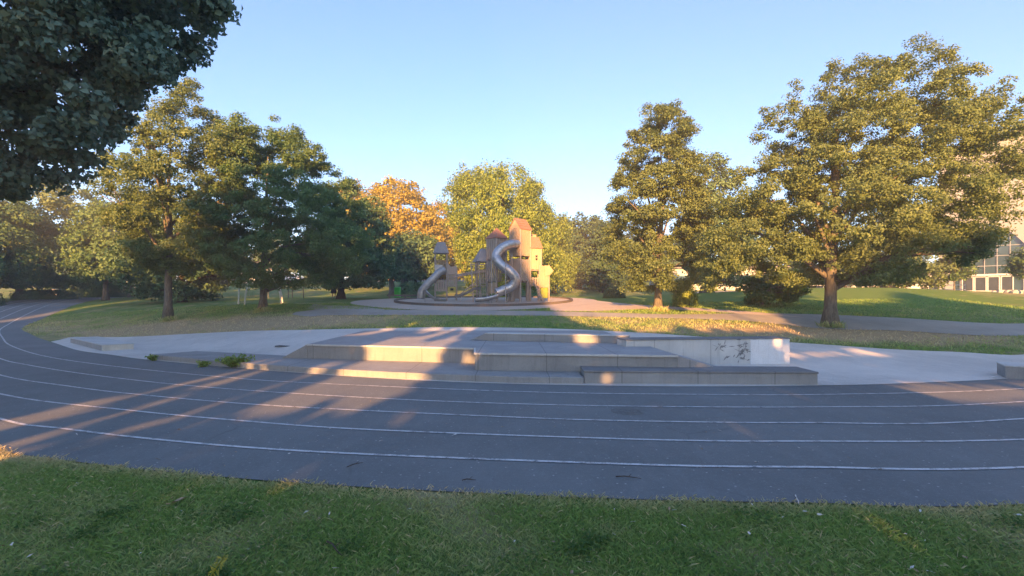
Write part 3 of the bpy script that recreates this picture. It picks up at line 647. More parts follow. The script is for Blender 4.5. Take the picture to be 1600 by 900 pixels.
# hedges and bushes
def bush(name, c, dims, n, leaf, size, seed, label, cat='bush', group=None, boxy=.5):
    r = np.random.default_rng(seed); root = empty(name, (c[0], c[1], g(*c)-.03), 0, label, cat, group)
    d = r.normal(0, 1, (n, 3)); d /= np.linalg.norm(d, axis=1)[:, None]; d[:, 2] = np.abs(d[:, 2])
    q = np.abs(d).max(1)[:, None]; d = d*(1-boxy)+d/q*boxy; d *= (1-.25*r.random(n)**2)[:, None]
    C = d*np.array(dims)*(1+.06*r.normal(size=(n, 1)))
    link_mesh('foliage', leaves_mesh('foliage', C, d, size, .6, seed, np.clip(r.normal(.45, .22, n), 0, 1)), M[leaf], root)
    for k in range(5):
        a = k*1.26; b = MB(); b.tube([(dims[0]*.3*math.cos(a), dims[1]*.3*math.sin(a), 0), (dims[0]*.5*math.cos(a), dims[1]*.5*math.sin(a), dims[2]*.8)], [.03, .012], 5); b.build('stem', M['bark_dark'], root)
    return root
bush('low_hedge', (-48.5, 50.5), (3.1, 1.2, .95), 5200, 'leaf_dark', .17, 1, 'long low dark clipped hedge on the lawn left of the track bend', 'hedge')
bush('clipped_bush', (-51, 61.5), (2.0, 1.8, 1.9), 5200, 'leaf_hedge', .18, 2, 'rounded bright green clipped bush beside the far path')
bush('dark_shrub', (-55.5, 62), (3.2, 2, 3.0), 5200, 'leaf_dark', .26, 3, 'tall dark shrub left of the rounded bright bush')
bush('dark_shrub', (-42, 52), (1.7, 1.3, 1.3), 2200, 'leaf_dark', .2, 4, 'dark low shrub cut by the left frame edge beside the low hedge')
bpy.data.objects['dark_shrub.001'].location = (-42.6, 38.5, g(-42.6, 38.5))
bush('round_shrub', (8.2, 39), (.8, .7, .9), 1800, 'leaf_blue', .16, 5, 'small round shrub on the lawn left of the slender oak trunk')
bush('shrub', (10.5, 29.5), (.75, .6, 1.6), 1400, 'leaf_light', .16, 6, 'sunlit leafy shrub just right of the slender oak trunk', boxy=0)
bush('dark_shrub', (-10.8, 52), (1.3, 1, 1.6), 1600, 'leaf_dark', .22, 7, 'dark shrub between the two thick trunks behind the green bin')

# ------------------------------------------------------------------ unseen trees added behind the viewer, crowns cut to cast the sun patches
wn = lambda t, w, s, k: mnoise.noise(Vector((t*s+k, w*s+3.1*k, k*.7)))
TOPT = [-90, -58, -50, -44, -36, -28, -22, -19, -17, -12, -9, -6, -4, -1.95, -1.45, -.6, 0, .3, .8, 2.0, 3.7, 10.5, 11.6, 13.5, 16, 22, 26, 34, 50, 80]
TOPW = [13, 13, 13.2, 12.5, 11, 9.5, 8.6, 9.4, 11.8, 12.4, 12.4, 12.9, 11.9, 12.3, 9.9, 8.8, 7.6, 5.9, 5.0, 4.2, 3.4, 3.4, 4.6, 6.0, 6.2, 6.4, 8.2, 10, 11, 11]
_yy = np.arange(3, 60, .25)
def is_lit(t, w):
    # (t, w) is where the sunbeam crosses the viewer's row; look up the ground it would reach
    hit = w-TAN*_yy < G(t+SUN_T*_yy, _yy)
    yr = float(_yy[np.argmax(hit)]) if hit.any() else 33.0
    if yr > 27: yr = 33.0
    w0 = w; w = w-TAN*yr+.1587*yr
    k_ = .4 if t > -5.5 else 1.0
    top = float(np.interp(t, TOPT, TOPW)) + k_*(1.1*wn(t, 0, .9, 3) + .7*wn(t, w, 1.5, 9))
    if t > 3.2 and t < 11: top += .3
    if w > top: return True
    # sunlit strip over the left lawn
    if 7.2 < w0 < 18 and abs(t-float(np.interp(w0, [7.5, 9, 11.7, 13.7, 18], [-33.4, -34.2, -36.7, -39.9, -42]))) < .5: return True
    if 9.3 < w0 < 15.5 and abs(t-float(np.interp(w0, [9.4, 12, 15.3], [-18.3, -20.9, -24.6]))) < .4: return True
    # opening cut for the sun patch, with blocked stripes in place of trunk shadows
    if -8.2 < t < -2.7+.45*wn(t, w0, 1.1, 31) and .55 < w < 4.5:
        lo = .95 + (.25 if t > -4.9 else 0) + .45*wn(t, 0, 1.6, 6)+(.3*wn(t, 0, 5, 7))
        hi = 2.75 if t < -5.2 else 4.0
        if t < -5.6: hi = 4.45 if -8.0 < t < -5.9 and w > 3.3 else 2.2
        lo = max(lo, .95 if t < -5 else 1.2)
        if t < -5.9: lo = min(lo, .84+.12*wn(t, 0, 2.2, 41))
        if w > lo and w < hi+.2*wn(t, w, 1.5, 2):
            stripe = .7*wn(t, w*.05, 2.3, 5)+.8*wn(t, w*.1, 5.6, 8)
            if t > -3.7 and .9*wn(t, w*.12, 2.6, 17)+.5*wn(t, w*.1, 6, 18) < -.55+(t+3.7)*.75: return False
            if w > 3.3: return wn(t, w, 1.3, 12) > -.25
            if t > -4.9: return w > 2.05 or stripe > -.2
            return stripe > -.14 and (w < 2.3 or wn(t, w, 2.5, 11) > .05)
    # holes left in the leaf screen for flecks of sun
    if -2.4 < t < 12 and 1.78 < w < 3.4:
        if wn(t, w, 1.15, 21) > .44: return True
    if 7.2 < t < 10.5 and 1.25 < w < 1.65 and wn(t, w, .9, 14) > -.25: return True
    if 6.5 < t < 11.0 and 2.42 < w < 2.85 and wn(t*.3, w*3, 1.2, 15) > -.12: return True
    return False
def screen_trees():
    r = np.random.default_rng(99); step = .26
    cells = {}
    for t in np.arange(-60, 27, step):
        tp = float(np.interp(t, TOPT, TOPW))+2+33*(TAN-.1587)
        for w in np.arange(0, tp, step):
            if not is_lit(t, w): cells.setdefault((int((t+84)//7.5), w > 6.5), []).append((t, w))
    for (q, tall), L in cells.items():
        tc = -84+7.5*(q+.5); yb = (-56 if tall else -15)+2.5*math.sin(q*2.3); L = np.array(L); rep = 5 if tall else 8
        root = empty('shade_screen_tree', (tc+SUN_T*yb, yb, 0), 0, 'unseen leafy tree screen behind the viewer, shaped to shade the park', 'tree', 'unseen shade trees behind the viewer')
        idx = np.repeat(np.arange(len(L)), rep); m = len(idx)
        T = L[idx, 0]+r.uniform(-.14, .14, m); W = L[idx, 1]+r.uniform(-.14, .14, m); Y = yb+r.uniform(-1.6, 1.6, m)
        C = np.stack([T+SUN_T*Y-(tc+SUN_T*yb), Y-yb, W-Y*TAN], 1)
        nr = np.tile(-np.array(LDIR), (m, 1)); me = leaves_mesh('crown', C, nr*1.6, .36, .8, 200+q, np.clip(r.normal(.4, .2, m), 0, 1))
        link_mesh('crown', me, M['leaf_oak2'], root)
        b = MB(); hh = 20 if tall else 6; b.tube([(0, 0, -.1), (.05, 0, hh*.2), (0, .1, hh*.6), (.1, 0, hh)], [.42, .34, .24, .08], 8); b.build('trunk', M['bark_dark'], root, smooth=True)
screen_trees()

# ------------------------------------------------------------------ play equipment
def slats(b, p, q, z0, z1, n, fill=.72, th=.03, rails=True):
    """upright boards between ground points p and q"""
    p = Vector((*p, 0)); q = Vector((*q, 0)); d = (q-p); L = d.length; yaw = math.atan2(d.y, d.x)
    for k in range(n):
        c = p+d*((k+.5)/n); b.box((c.x, c.y, (z0+z1)/2+.012*math.sin(k*2.1)), (L/n*fill, th, z1-z0), yaw)
    if rails:
        nrm = Vector((-d.y, d.x, 0)).normalized()*(th/2+.022)
        for z in (z0+.12*(z1-z0), z1-.12*(z1-z0)): c = (p+q)/2+nrm; b.box((c.x, c.y, z), (L, .04, .07), yaw)
def posts(parent, pts, h, r=.05, mat='wood', z0=-.15):
    for (x, y) in pts:
        b = MB(); b.tube([(x, y, z0), (x, y, h)], r, 10); b.build('post', M[mat], parent)
def pyramid(b, c, hb, ht, z0, z1, yaw, th=.04):
    R = Matrix.Rotation(yaw, 3, 'Z'); c = Vector((*c, 0))
    def ringp(h, z): return [c+R@Vector((sx*h, sy*h, z)) for sx, sy in ((-1, -1), (1, -1), (1, 1), (-1, 1))]
    A = ringp(hb, z0-th); B = ringp(hb, z0); C = ringp(ht, z1)
    b.add(A+B+C, [(3, 2, 1, 0), (8, 9, 10, 11)]+[(i_, (i_+1) % 4, 4+(i_+1) % 4, 4+i_) for i_ in range(4)]+[(4+i_, 4+(i_+1) % 4, 8+(i_+1) % 4, 8+i_) for i_ in range(4)])
def pipe(b, pts, r, th=.02, n=18, seg=6):
    P = catmull(pts, seg); b.tube(P, r, n, cap=False); k = len(b.v)
    b2 = MB(); b2.tube(P, r-th, n, cap=False); b.v += b2.v; b.f += [tuple(reversed([i_+k for i_ in f])) for f in b2.f]
    m = len(P)*n
    s0 = k-m
    for e0 in (0, (len(P)-1)*n):
        for q in range(n):
            f = (s0+e0+q, s0+e0+(q+1) % n, k+e0+(q+1) % n, k+e0+q)
            b.f.append(f if e0 else f[::-1])
def chute(b, pts, w, h, th=.02, seg=5):
    """open half-round trough"""
    P = [Vector(p) for p in catmull(pts, seg)]; n = 9; base = len(b.v)
    for sgn in (0, 1):
        for i_, p in enumerate(P):
            t = (P[min(i_+1, len(P)-1)]-P[max(i_-1, 0)]).normalized(); side = t.cross(Vector((0, 0, 1))).normalized(); up = side.cross(t)
            for k in range(n):
                a_ = math.pi*k/(n-1); rr = 1+sgn*th/w
                b.v.append(tuple(p+side*(-math.cos(a_)*w*rr)-up*(math.sin(a_)*h*rr)))
    m = len(P)*n
    for i_ in range(len(P)-1):
        for k in range(n-1):
            q = base+i_*n+k
            b.f.append((q, q+1, q+n+1, q+n)); b.f.append((m+q, m+q+n, m+q+n+1, m+q+1))
        for k in (0, n-1):
            q = base+i_*n+k; b.f.append((q, q+n, m+q+n, m+q))
    for e0 in (0, (len(P)-1)*n):
        for k in range(n-1):
            q = base+e0+k; b.f.append((q, q+1, m+q+1, m+q))

lx, ly = -5.18, 35.5
lt = empty('play_tower', (lx, ly, g(lx, ly)+.07), math.radians(8), 'small wooden play tower with grey shingle cap and steel tube slide on the left', 'play tower')
posts(lt, [(-.42, -.42), (.42, -.42), (-.42, .42), (.42, .42)], 3.48, .055)
posts(lt, [(1.12, -.42), (1.12, .42)], 2.45, .055)
b = MB(); pyramid(b, (0, 0), .56, .30, 3.45, 4.2, 0); rf = b.build('roof', M['shingle'], lt)
b = MB()
for k in range(7): x = -.48+.16*k; b.beam((x*1.0, -.572, 3.44), (x*.56, -.318, 4.19), .025, .02)
b.build('shingle_batten', M['shingle'], rf)
b = MB(); b.box((0, 0, 4.22), (.5, .5, .06)); b.build('cap', M['shingle'], rf)
b = MB(); b.box((.35, 0, 1.92), (1.5, .84, .06)); b.build('deck', M['wood'], lt)
b = MB(); slats(b, (-.38, .42), (.38, .42), 2.45, 3.0, 6); b.build('railing', M['wood_warm'], lt)
b = MB(); slats(b, (-.38, -.44), (.38, -.44), .66, 1.5, 6); b.build('railing', M['wood'], lt)
b = MB(); slats(b, (.48, -.44), (1.08, -.44), 1.0, 1.85, 5); b.build('railing', M['wood'], lt)
b = MB(); pl = [(.46, 2.78), (.46, 1.87), (1.1, 1.87), (1.1, 2.62), (1.0, 2.5), (.85, 2.44), (.7, 2.46), (.57, 2.58)]
n_ = len(pl); b.add([(x, -.46, z) for x, z in pl]+[(x, -.42, z) for x, z in pl], [tuple(range(n_)), tuple(range(2*n_-1, n_-1, -1))]+[(i_, n_+i_, n_+(i_+1) % n_, (i_+1) % n_) for i_ in range(n_)])
b.build('wall_panel', M['wood'], lt)
b = MB(); b.box((.78, -.45, .78), (.6, .03, .4)); b.build('play_panel', M['yellow_panel'], lt)
b = MB(); b.box((.78, -.475, .8), (.22, .02, .16)); b.build('play_panel_motif', M['dark'], lt)
b = MB(); b.box((0, -.3, .38), (.7, .3, .05)); b.box((.78, -.3, .32), (.6, .3, .05)); b.build('bench', M['wood_warm'], lt)
b = MB(); pipe(b, [(.25, -.34, 2.22), (-.12, -.5, 2.02), (-.62, -.62, 1.50), (-1.08, -.66, 1.02), (-1.36, -.66, .62), (-1.42, -.66, .12)], .275); sl = b.build('tube_slide', M['steel_dull'], lt, smooth=True)
b = MB(); b.box((-.16, -.47, 2.24), (.56, .03, .66)); b.build('slide_entry_plate', M['steel_dull'], lt)
b = MB(); chute(b, [(-1.1, -1.0, .78), (-.85, -1.05, .52), (-.45, -1.1, .24), (-.05, -1.12, .12), (.35, -1.12, .12)], .2, .16); b.build('open_slide', M['steel'], lt, smooth=True)
b = MB(); b.tube([(-1.12, -1.22, -.1), (-1.12, -1.22, 1.0)], .025); b.tube([(-1.12, -.8, -.1), (-1.12, -.8, 1.0)], .025); b.build('slide_handrail', M['steel_dull'], lt)

cx_, cy_ = 0.0, 34.0
pc = empty('play_castle', (cx_, cy_, g(cx_, cy_)+.06), 0, 'large wooden play castle with several roofed towers and a twisting steel tube slide', 'play castle')
def corner(c, h, yaw, a_, b_):
    R = Matrix.Rotation(yaw, 3, 'Z'); v = R@Vector((a_*h, b_*h, 0)); return (c[0]+v.x, c[1]+v.y)
def tower_posts(c, h, yaw, top): posts(pc, [corner(c, h, yaw, s1, s2) for s1 in (-1, 1) for s2 in (-1, 1)], top, .06)
Y45 = math.radians(45)
c1 = (-1.07, .1); h1 = .475     # tower with the pyramid roof
P1 = lambda a_, b_, k=1.03: corner(c1, h1*k, Y45, a_, b_)
tower_posts(c1, h1, Y45, 4.45)
b = MB(); pyramid(b, c1, .57, .02, 4.43, 5.16, Y45); r1 = b.build('roof', M['red_shingle'], pc)
for (p, q, nn) in ((P1(-1, 1), P1(-1, -1), 5), (P1(-1, -1), P1(1, -1), 5), (P1(1, -1), P1(1, 1), 5), (P1(1, 1), P1(-1, 1), 5)):
    b = MB(); slats(b, p, q, 2.98, 4.40, nn, .84, .03, False); b.build('wall_panel', M['wood'], pc)
for (p, q) in ((P1(-1, 1), P1(-1, -1)), (P1(-1, -1), P1(1, -1))):
    b = MB(); slats(b, p, q, 1.43, 2.82, 5, .74); b.build('railing', M['wood'], pc)
b = MB(); b.box((*c1, 1.42), (.92, .92, .06), Y45); b.build('deck', M['wood'], pc)
b = MB(); b.box((*c1, 2.93), (.88, .88, .05), Y45); b.build('ceiling_board', M['wood'], pc)
b = MB(); q = Vector((*P1(-1, 1, .9), 0)); w_ = Vector((*P1(-1, -1, .9), 0)); m_ = (q+w_)/2; b.box((m_.x, m_.y, .95), (.8, .03, .75), math.atan2(w_.y-q.y, w_.x-q.x)); b.build('play_panel', M['wood_warm'], pc)
c2 = (.58, 0.0); h2 = .5        # tall gabled tower
P2 = lambda a_, b_, k=1.03: corner(c2, h2*k, Y45, a_, b_)
tower_posts(c2, h2, Y45, 5.06)
for (p, q) in ((P2(-1, 1), P2(-1, -1)), (P2(-1, -1), P2(1, -1)), (P2(1, -1), P2(1, 1)), (P2(1, 1), P2(-1, 1))):
    b = MB(); slats(b, p, q, 3.15, 5.04, 6, .86, .03, False); b.build('wall_panel', M['wood_warm'], pc)
R45 = Matrix.Rotation(Y45, 3, 'Z')
def loc2(c, a_, b_, z): v = R45@Vector((a_, b_, 0)); return (c[0]+v.x, c[1]+v.y, z)
def gable(c, h, z0, z1, mr, mw, ov=.09):
    for a_ in (-h*1.03, h*1.03):
        b = MB(); tri = [(-h*1.1, z0), (h*1.1, z0), (0, z1-.03)]
        b.add([loc2(c, a_-.015, y, z) for y, z in tri]+[loc2(c, a_+.015, y, z) for y, z in tri], [(0, 1, 2), (5, 4, 3), (0, 3, 4, 1), (1, 4, 5, 2), (2, 5, 3, 0)]); b.build('gable', mw, pc)
    for s_ in (-1, 1):
        b = MB(); e0 = h+ov; zz = z0-.07
        q = [(-h-ov, s_*e0, zz), (h+ov, s_*e0, zz), (h+ov, 0, z1), (-h-ov, 0, z1)]
        b.add([loc2(c, *p) for p in q]+[loc2(c, p[0], p[1], p[2]+.045) for p in q], [(0, 1, 2, 3), (7, 6, 5, 4)]+[(i_, 4+i_, 4+(i_+1) % 4, (i_+1) % 4) for i_ in range(4)])
        for k in range(1, 4):
            f = k/4; b.beam(loc2(c, -h-ov, s_*e0*(1-f), zz+(z1-zz)*f+.05), loc2(c, h+ov, s_*e0*(1-f), zz+(z1-zz)*f+.05), .03, .02)
        b.build('roof', mr, pc)
gable(c2, h2, 5.05, 5.75, M['red_shingle'], M['wood_warm'])
b = MB(); slats(b, P2(-1, -1), P2(1, -1), 1.43, 2.92, 6, .72); b.build('railing', M['wood'], pc)
b = MB(); slats(b, P2(-1, 1), P2(-1, -1), 1.7, 2.98, 5, .97, .03, False); b.build('wall_panel', M['wood'], pc)
b = MB(); b.box((*c2, 1.42), (.97, .97, .06), Y45); b.build('deck', M['wood'], pc)
c3 = (1.55, .55); 
y3 = math.radians(12); P3 = lambda a_, b_, k=1.0: corner(c3, .43*k, y3, a_, b_)
posts(pc, [P3(s1, s2) for s1 in (-1, 1) for s2 in (-1, 1)], 3.75, .055)
b = MB(); slats(b, P3(-1, -1, 1.05), P3(1, -1, 1.05), 2.25, 3.78, 5, .98, .03, False); wpn = b.build('wall_panel', M['wood_warm'], pc)
for dz in (2.98, 3.18): b = MB(); b.box((1.72, .085, dz), (.13, .05, .13), y3); b.build('peephole', M['dark'], wpn)
for (p, q) in ((P3(1, -1, 1.05), P3(1, 1, 1.05)), (P3(-1, 1, 1.05), P3(-1, -1, 1.05)), (P3(1, 1, 1.05), P3(-1, 1, 1.05))):
    b = MB(); slats(b, p, q, 2.25, 3.78, 5, .97, .03, False); b.build('wall_panel', M['wood_warm'], pc)
b = MB(); R3 = Matrix.Rotation(y3, 3, 'Z')
def l3(x, y, z): v = R3@Vector((x, y, 0)); return (c3[0]+v.x, c3[1]+v.y, z)
q = [(-.52, -.58, 3.74), (.52, -.58, 3.74), (.36, .0, 4.58), (-.36, .0, 4.58), (.52, .58, 3.74), (-.52, .58, 3.74)]
b.add([l3(*p) for p in q], [(0, 1, 2, 3), (2, 4, 5, 3), (1, 4, 2), (0, 3, 5), (0, 5, 4, 1)]); b.build('roof', M['red_shingle'], pc)
b = MB(); slats(b, (.95, 1.0), (1.75, 1.2), 3.7, 4.85, 6, .96, .03, False); b.build('wall_panel', M['wood_warm'], pc)
b = MB(); b.box((1.55, .5, 2.2), (.84, .84, .05), y3); b.build('deck', M['wood'], pc)
b = MB(); slats(b, P3(-1, -1), P3(1, -1), 1.1, 1.7, 5, .7); b.build('railing', M['wood'], pc)
b = MB(); slats(b, (1.92, -.2), (2.56, -.05), .98, 2.5, 6, .93); b.build('railing', M['wood_warm'], pc)
posts(pc, [(1.9, -.22), (2.58, -.05)], 2.55, .05)
b = MB(); pl = [(2.3, 2.52), (2.3, 1.78), (2.62, 1.82), (2.88, 2.16), (2.62, 2.5)]; n_ = len(pl)
b.add([(x, -.16, z) for x, z in pl]+[(x, -.12, z) for x, z in pl], [tuple(range(n_)), tuple(range(2*n_-1, n_-1, -1))]+[(i_, n_+i_, n_+(i_+1) % n_, (i_+1) % n_) for i_ in range(n_)]); b.build('arrow_board', M['wood_warm'], pc)
b = MB(); b.box((2.24, -.1, .6), (.5, .03, .72), math.radians(13)); b.build('play_panel', M['green_panel'], pc)
b = MB()
for s_ in (0, .32): b.beam((1.42, -.75+s_*.2, 1.5), (2.12+s_*.1, -1.3+s_*.8, 0), .05, .09)
for k in range(5): f = k/5+.1; b.box((1.45+.7*f, -.7-.48*f, 1.5*(1-f)), (.12, .4, .03), .6)
b.build('ladder', M['wood'], pc)
c0 = (-2.1, 1.0)                # low grey-roofed tower behind
posts(pc, [(c0[0]+s1*.42, c0[1]+s2*.42) for s1 in (-1, 1) for s2 in (-1, 1)], 2.9, .05)
b = MB(); pyramid(b, c0, .62, .16, 2.88, 3.8, math.radians(20)); b.build('roof', M['shingle'], pc)
b = MB(); slats(b, (c0[0]-.42, c0[1]-.44), (c0[0]+.42, c0[1]-.44), 1.35, 2.2, 6, .7); b.build('railing', M['wood'], pc)
for c_, d_ in (((*c0, 1.33), (.86, .86, .06)), ((-1.5, .5, 1.33), (.6, .6, .05)), ((1.1, .3, 1.37), (.8, .6, .05))): b = MB(); b.box(c_, d_); b.build('deck', M['wood'], pc)
b = MB(); pipe(b, [(.50, -.30, 4.02), (.15, -.85, 3.96), (-.35, -1.1, 3.80), (-.82, -1.25, 3.48), (-1.06, -1.42, 3.0), (-.76, -1.66, 2.5), (-.15, -1.8, 2.02), (.26, -1.72, 1.5), (.02, -1.62, 1.05), (-.5, -1.68, .80), (-1.05, -1.82, .56)], .31, .02, 20, 7)
ts = b.build('tube_slide', M['steel'], pc, smooth=True)
b = MB()
PP = catmull([(.50, -.30, 4.02), (.15, -.85, 3.96), (-.35, -1.1, 3.80), (-.82, -1.25, 3.48), (-1.06, -1.42, 3.0), (-.76, -1.66, 2.5), (-.15, -1.8, 2.02), (.26, -1.72, 1.5), (.02, -1.62, 1.05), (-.5, -1.68, .80), (-1.05, -1.82, .56)], 7)
for k in (8, 20, 31, 40, 47, 55, 64): b = MB(); b.tube([PP[k], PP[k]+(PP[k+1]-PP[k])*.35], .322, 20); b.build('pipe_flange', M['steel_dull'], ts)
b = MB(); chute(b, [(-.98, -1.80, .50), (-1.4, -1.93, .38), (-1.9, -2.05, .28), (-2.45, -2.15, .24)], .3, .26); b.build('slide_runout', M['steel'], pc, smooth=True)
for x, y, z in ((-.42, -2.15, 2.55), (-1.62, -1.95, .5), (-1.35, -1.55, 2.9), (.55, -1.75, 1.3)):
    b = MB(); b.tube([(x, y, -.15), (x, y, z)], .03, 8); b.build('slide_support', M['steel_dull'], pc)
posts(pc, [(-.25, -.2), (.1, -.45), (.15, .7), (1.1, -.35), (1.2, .9), (-1.7, .6)], 1.45, .05)
posts(pc, [(-.0, -.72)], 3.3, .045)
for x, z0 in ((-.62, 1.2), (-.62, .35)):
    b = MB()
    for k in range(5): b.box((x, -.25, z0+k*.17), (.5, .03, .11))
    b.build('play_panel', M['green_panel'], pc)
b = MB(); b.box((.3, .4, .75), (.7, .04, 1.1), .3); b.build('play_panel', M['wood'], pc)
b = MB(); b.box((-.25, .35, 2.2), (1.0, .04, 1.4)); b.build('wall_panel', M['wood'], pc)
# the net climber beside the castle
cn_ = empty('rope_climber', (-2.35, 33.9, g(-2.35, 33.9)+.06), 0, 'rope net climber on leaning wooden posts between the two play towers', 'climber')
for x0, x1, y in ((-.42, -.5, -.2), (-.2, -.24, .5), (.12, .05, -.2), (.5, .5, .4)):
    b = MB(); b.tube([(x0+.12, y, -.15), (x1, y, 2.72)], .045, 8); b.build('post', M['wood'], cn_)
for z in (2.6, 1.15, .55):
    b = MB(); b.tube([(-.56, -.2, z), (.62, -.1, z-.02)], .035, 8); b.build('beam', M['wood'], cn_)
b = MB()
for k in range(7): x = -.4+k*.15; b.tube([(x, -.2, .5), (x+.03, -.2, 2.6)], .012, 5)
for k in range(7): z = .7+k*.28; b.tube([(-.48, -.2, z), (.55, -.2, z+.05)], .012, 5)
b.build('net', M['rope'], cn_)
br = empty('rope_bridge', (-4.0, 34.9, g(-4, 34.9)+.06), 0, 'pair of sloping wooden beams with ropes linking small tower and castle', 'bridge')
for y, dz in ((-.35, 0), (.3, .16)):
    b = MB(); b.tube([(-.02, y, 1.72+dz), (1.1, y-.2, 1.92+dz), (2.32, y-.4, 2.12+dz)], .055, 8); b.build('beam', M['wood'], br)
b = MB()
for k in range(9): f = (k+.5)/9; b.tube([(2.3*f, -.35-.05*f, 1.72+.4*f), (2.3*f, .3-.1*f, 1.88+.4*f)], .02, 5)
b.build('rope', M['rope'], br)
ws = empty('wavy_slide', (-3.2, 34.2, g(-3.2, 34.2)+.06), 0, 'low wavy steel slide rising between the small tower and the castle', 'slide')
b = MB(); chute(b, [(-.75, -.4, .50), (-.35, -.4, .52), (.1, -.4, .72), (.55, -.4, .95), (1.0, -.35, 1.02)], .26, .16); b.build('chute', M['steel'], ws, smooth=True)
for x, z in ((-.3, .4), (.5, .75), (.95, .85)):
    b = MB(); b.tube([(x, -.4, -.12), (x, -.4, z)], .035, 8); b.build('leg', M['steel_dull'], ws)
b = MB(); b.beam((-.75, .2, .3), (.9, .2, 1.55), .07, .07); b.build('brace', M['wood'], ws)
# low timber seats at the edge
tb_ = empty('timber_edge', (-9.0, 41.0, g(-9, 41)+.05), math.radians(20), 'low dark timber balance beam on the sand behind the small tower', 'balance beam')
b = MB(); b.box((0, 0, .22), (3.0, .18, .14)); b.build('beam', M['kerb_wood'], tb_)
for x in (-1.3, 0, 1.3):
    b = MB(); b.box((x, 0, .06), (.14, .16, .2)); b.build('leg', M['kerb_wood'], tb_)

# ------------------------------------------------------------------ bin, swing frame, outdoor gym, person
bx, by = -10.2, 43.3
bn = empty('litter_bin', (bx, by, g(bx, by)), 0, 'bright green plastic litter bin left of the play area', 'bin')
b = MB(); b.prism([(-.24, -.2), (.24, -.2), (.27, .2), (-.27, .2)], .05, .86); b.build('body', M['bin'], bn, bevel=.03)
b = MB(); b.add([(-.27, -.23, .87), (.27, -.23, .87), (.29, .23, .87), (-.29, .23, .87), (-.24, -.2, .93), (.24, -.2, .93), (.26, .21, 1.0), (-.26, .21, 1.0)], [(3, 2, 1, 0), (4, 5, 6, 7), (0, 1, 5, 4), (1, 2, 6, 5), (2, 3, 7, 6), (3, 0, 4, 7)]); b.build('lid', M['bin'], bn, bevel=.01)
b = MB(); b.tube([(0, .25, -.1), (0, .25, .9)], .04); b.build('post', M['iron'], bn)
sw = empty('swing_frame', (-17.5, 33.8, g(-17.5, 33.8)), 0, 'pale curved pipe swing frame on the grass behind the dark oak', 'swing frame')
for x0, y0, x1, y1 in ((-1.85, .6, -1.25, 0), (-.8, -.5, -.35, -.1), (1.75, -.6, .75, -.1), (1.2, .8, .65, .1)):
    pts = catmull([(x0, y0, -.1), (x0+.12*(x1-x0), y0*.9, .7), (x0+.42*(x1-x0), y0*.6, 1.5), (x1, y1, 2.25)], 5)
    b = MB(); b.tube(pts, .05, 10); b.build('leg', M['pale_pipe'], sw, smooth=True)
b = MB(); b.tube([(-1.3, 0, 2.25), (.8, 0, 2.25)], .05, 10); b.build('crossbar', M['pale_pipe'], sw)
b = MB()
for x in (-.75, -.45, .05, .35): b.tube([(x, 0, 2.25), (x, 0, .55)], .008, 4)
b.build('chain', M['steel_dull'], sw)
for x in (-.6, .2):
    b = MB(); b.box((x, 0, .54), (.42, .18, .03)); b.build('seat', M['iron'], sw)
gy = empty('exercise_frame', (-20.0, 43.5, g(-20, 43.5)), 0, 'thin dark outdoor exercise bars on the shaded lawn', 'exercise frame')
for x, h in ((-1.8, 1.7), (.0, 1.3), (.35, 1.45), (1.35, 1.6)):
    b = MB(); b.tube([(x, 0, -.1), (x, 0, h)], .04, 8); b.build('post', M['iron'], gy)
b = MB(); b.tube([(-.35, 0, .9), (.35, 0, 1.2)], .03); b.tube([(0, -.2, 1.2), (.1, .2, 1.2)], .03); b.tube([(.35, 0, .7), (1.35, 0, .75)], .02); b.build('bar', M['iron'], gy)

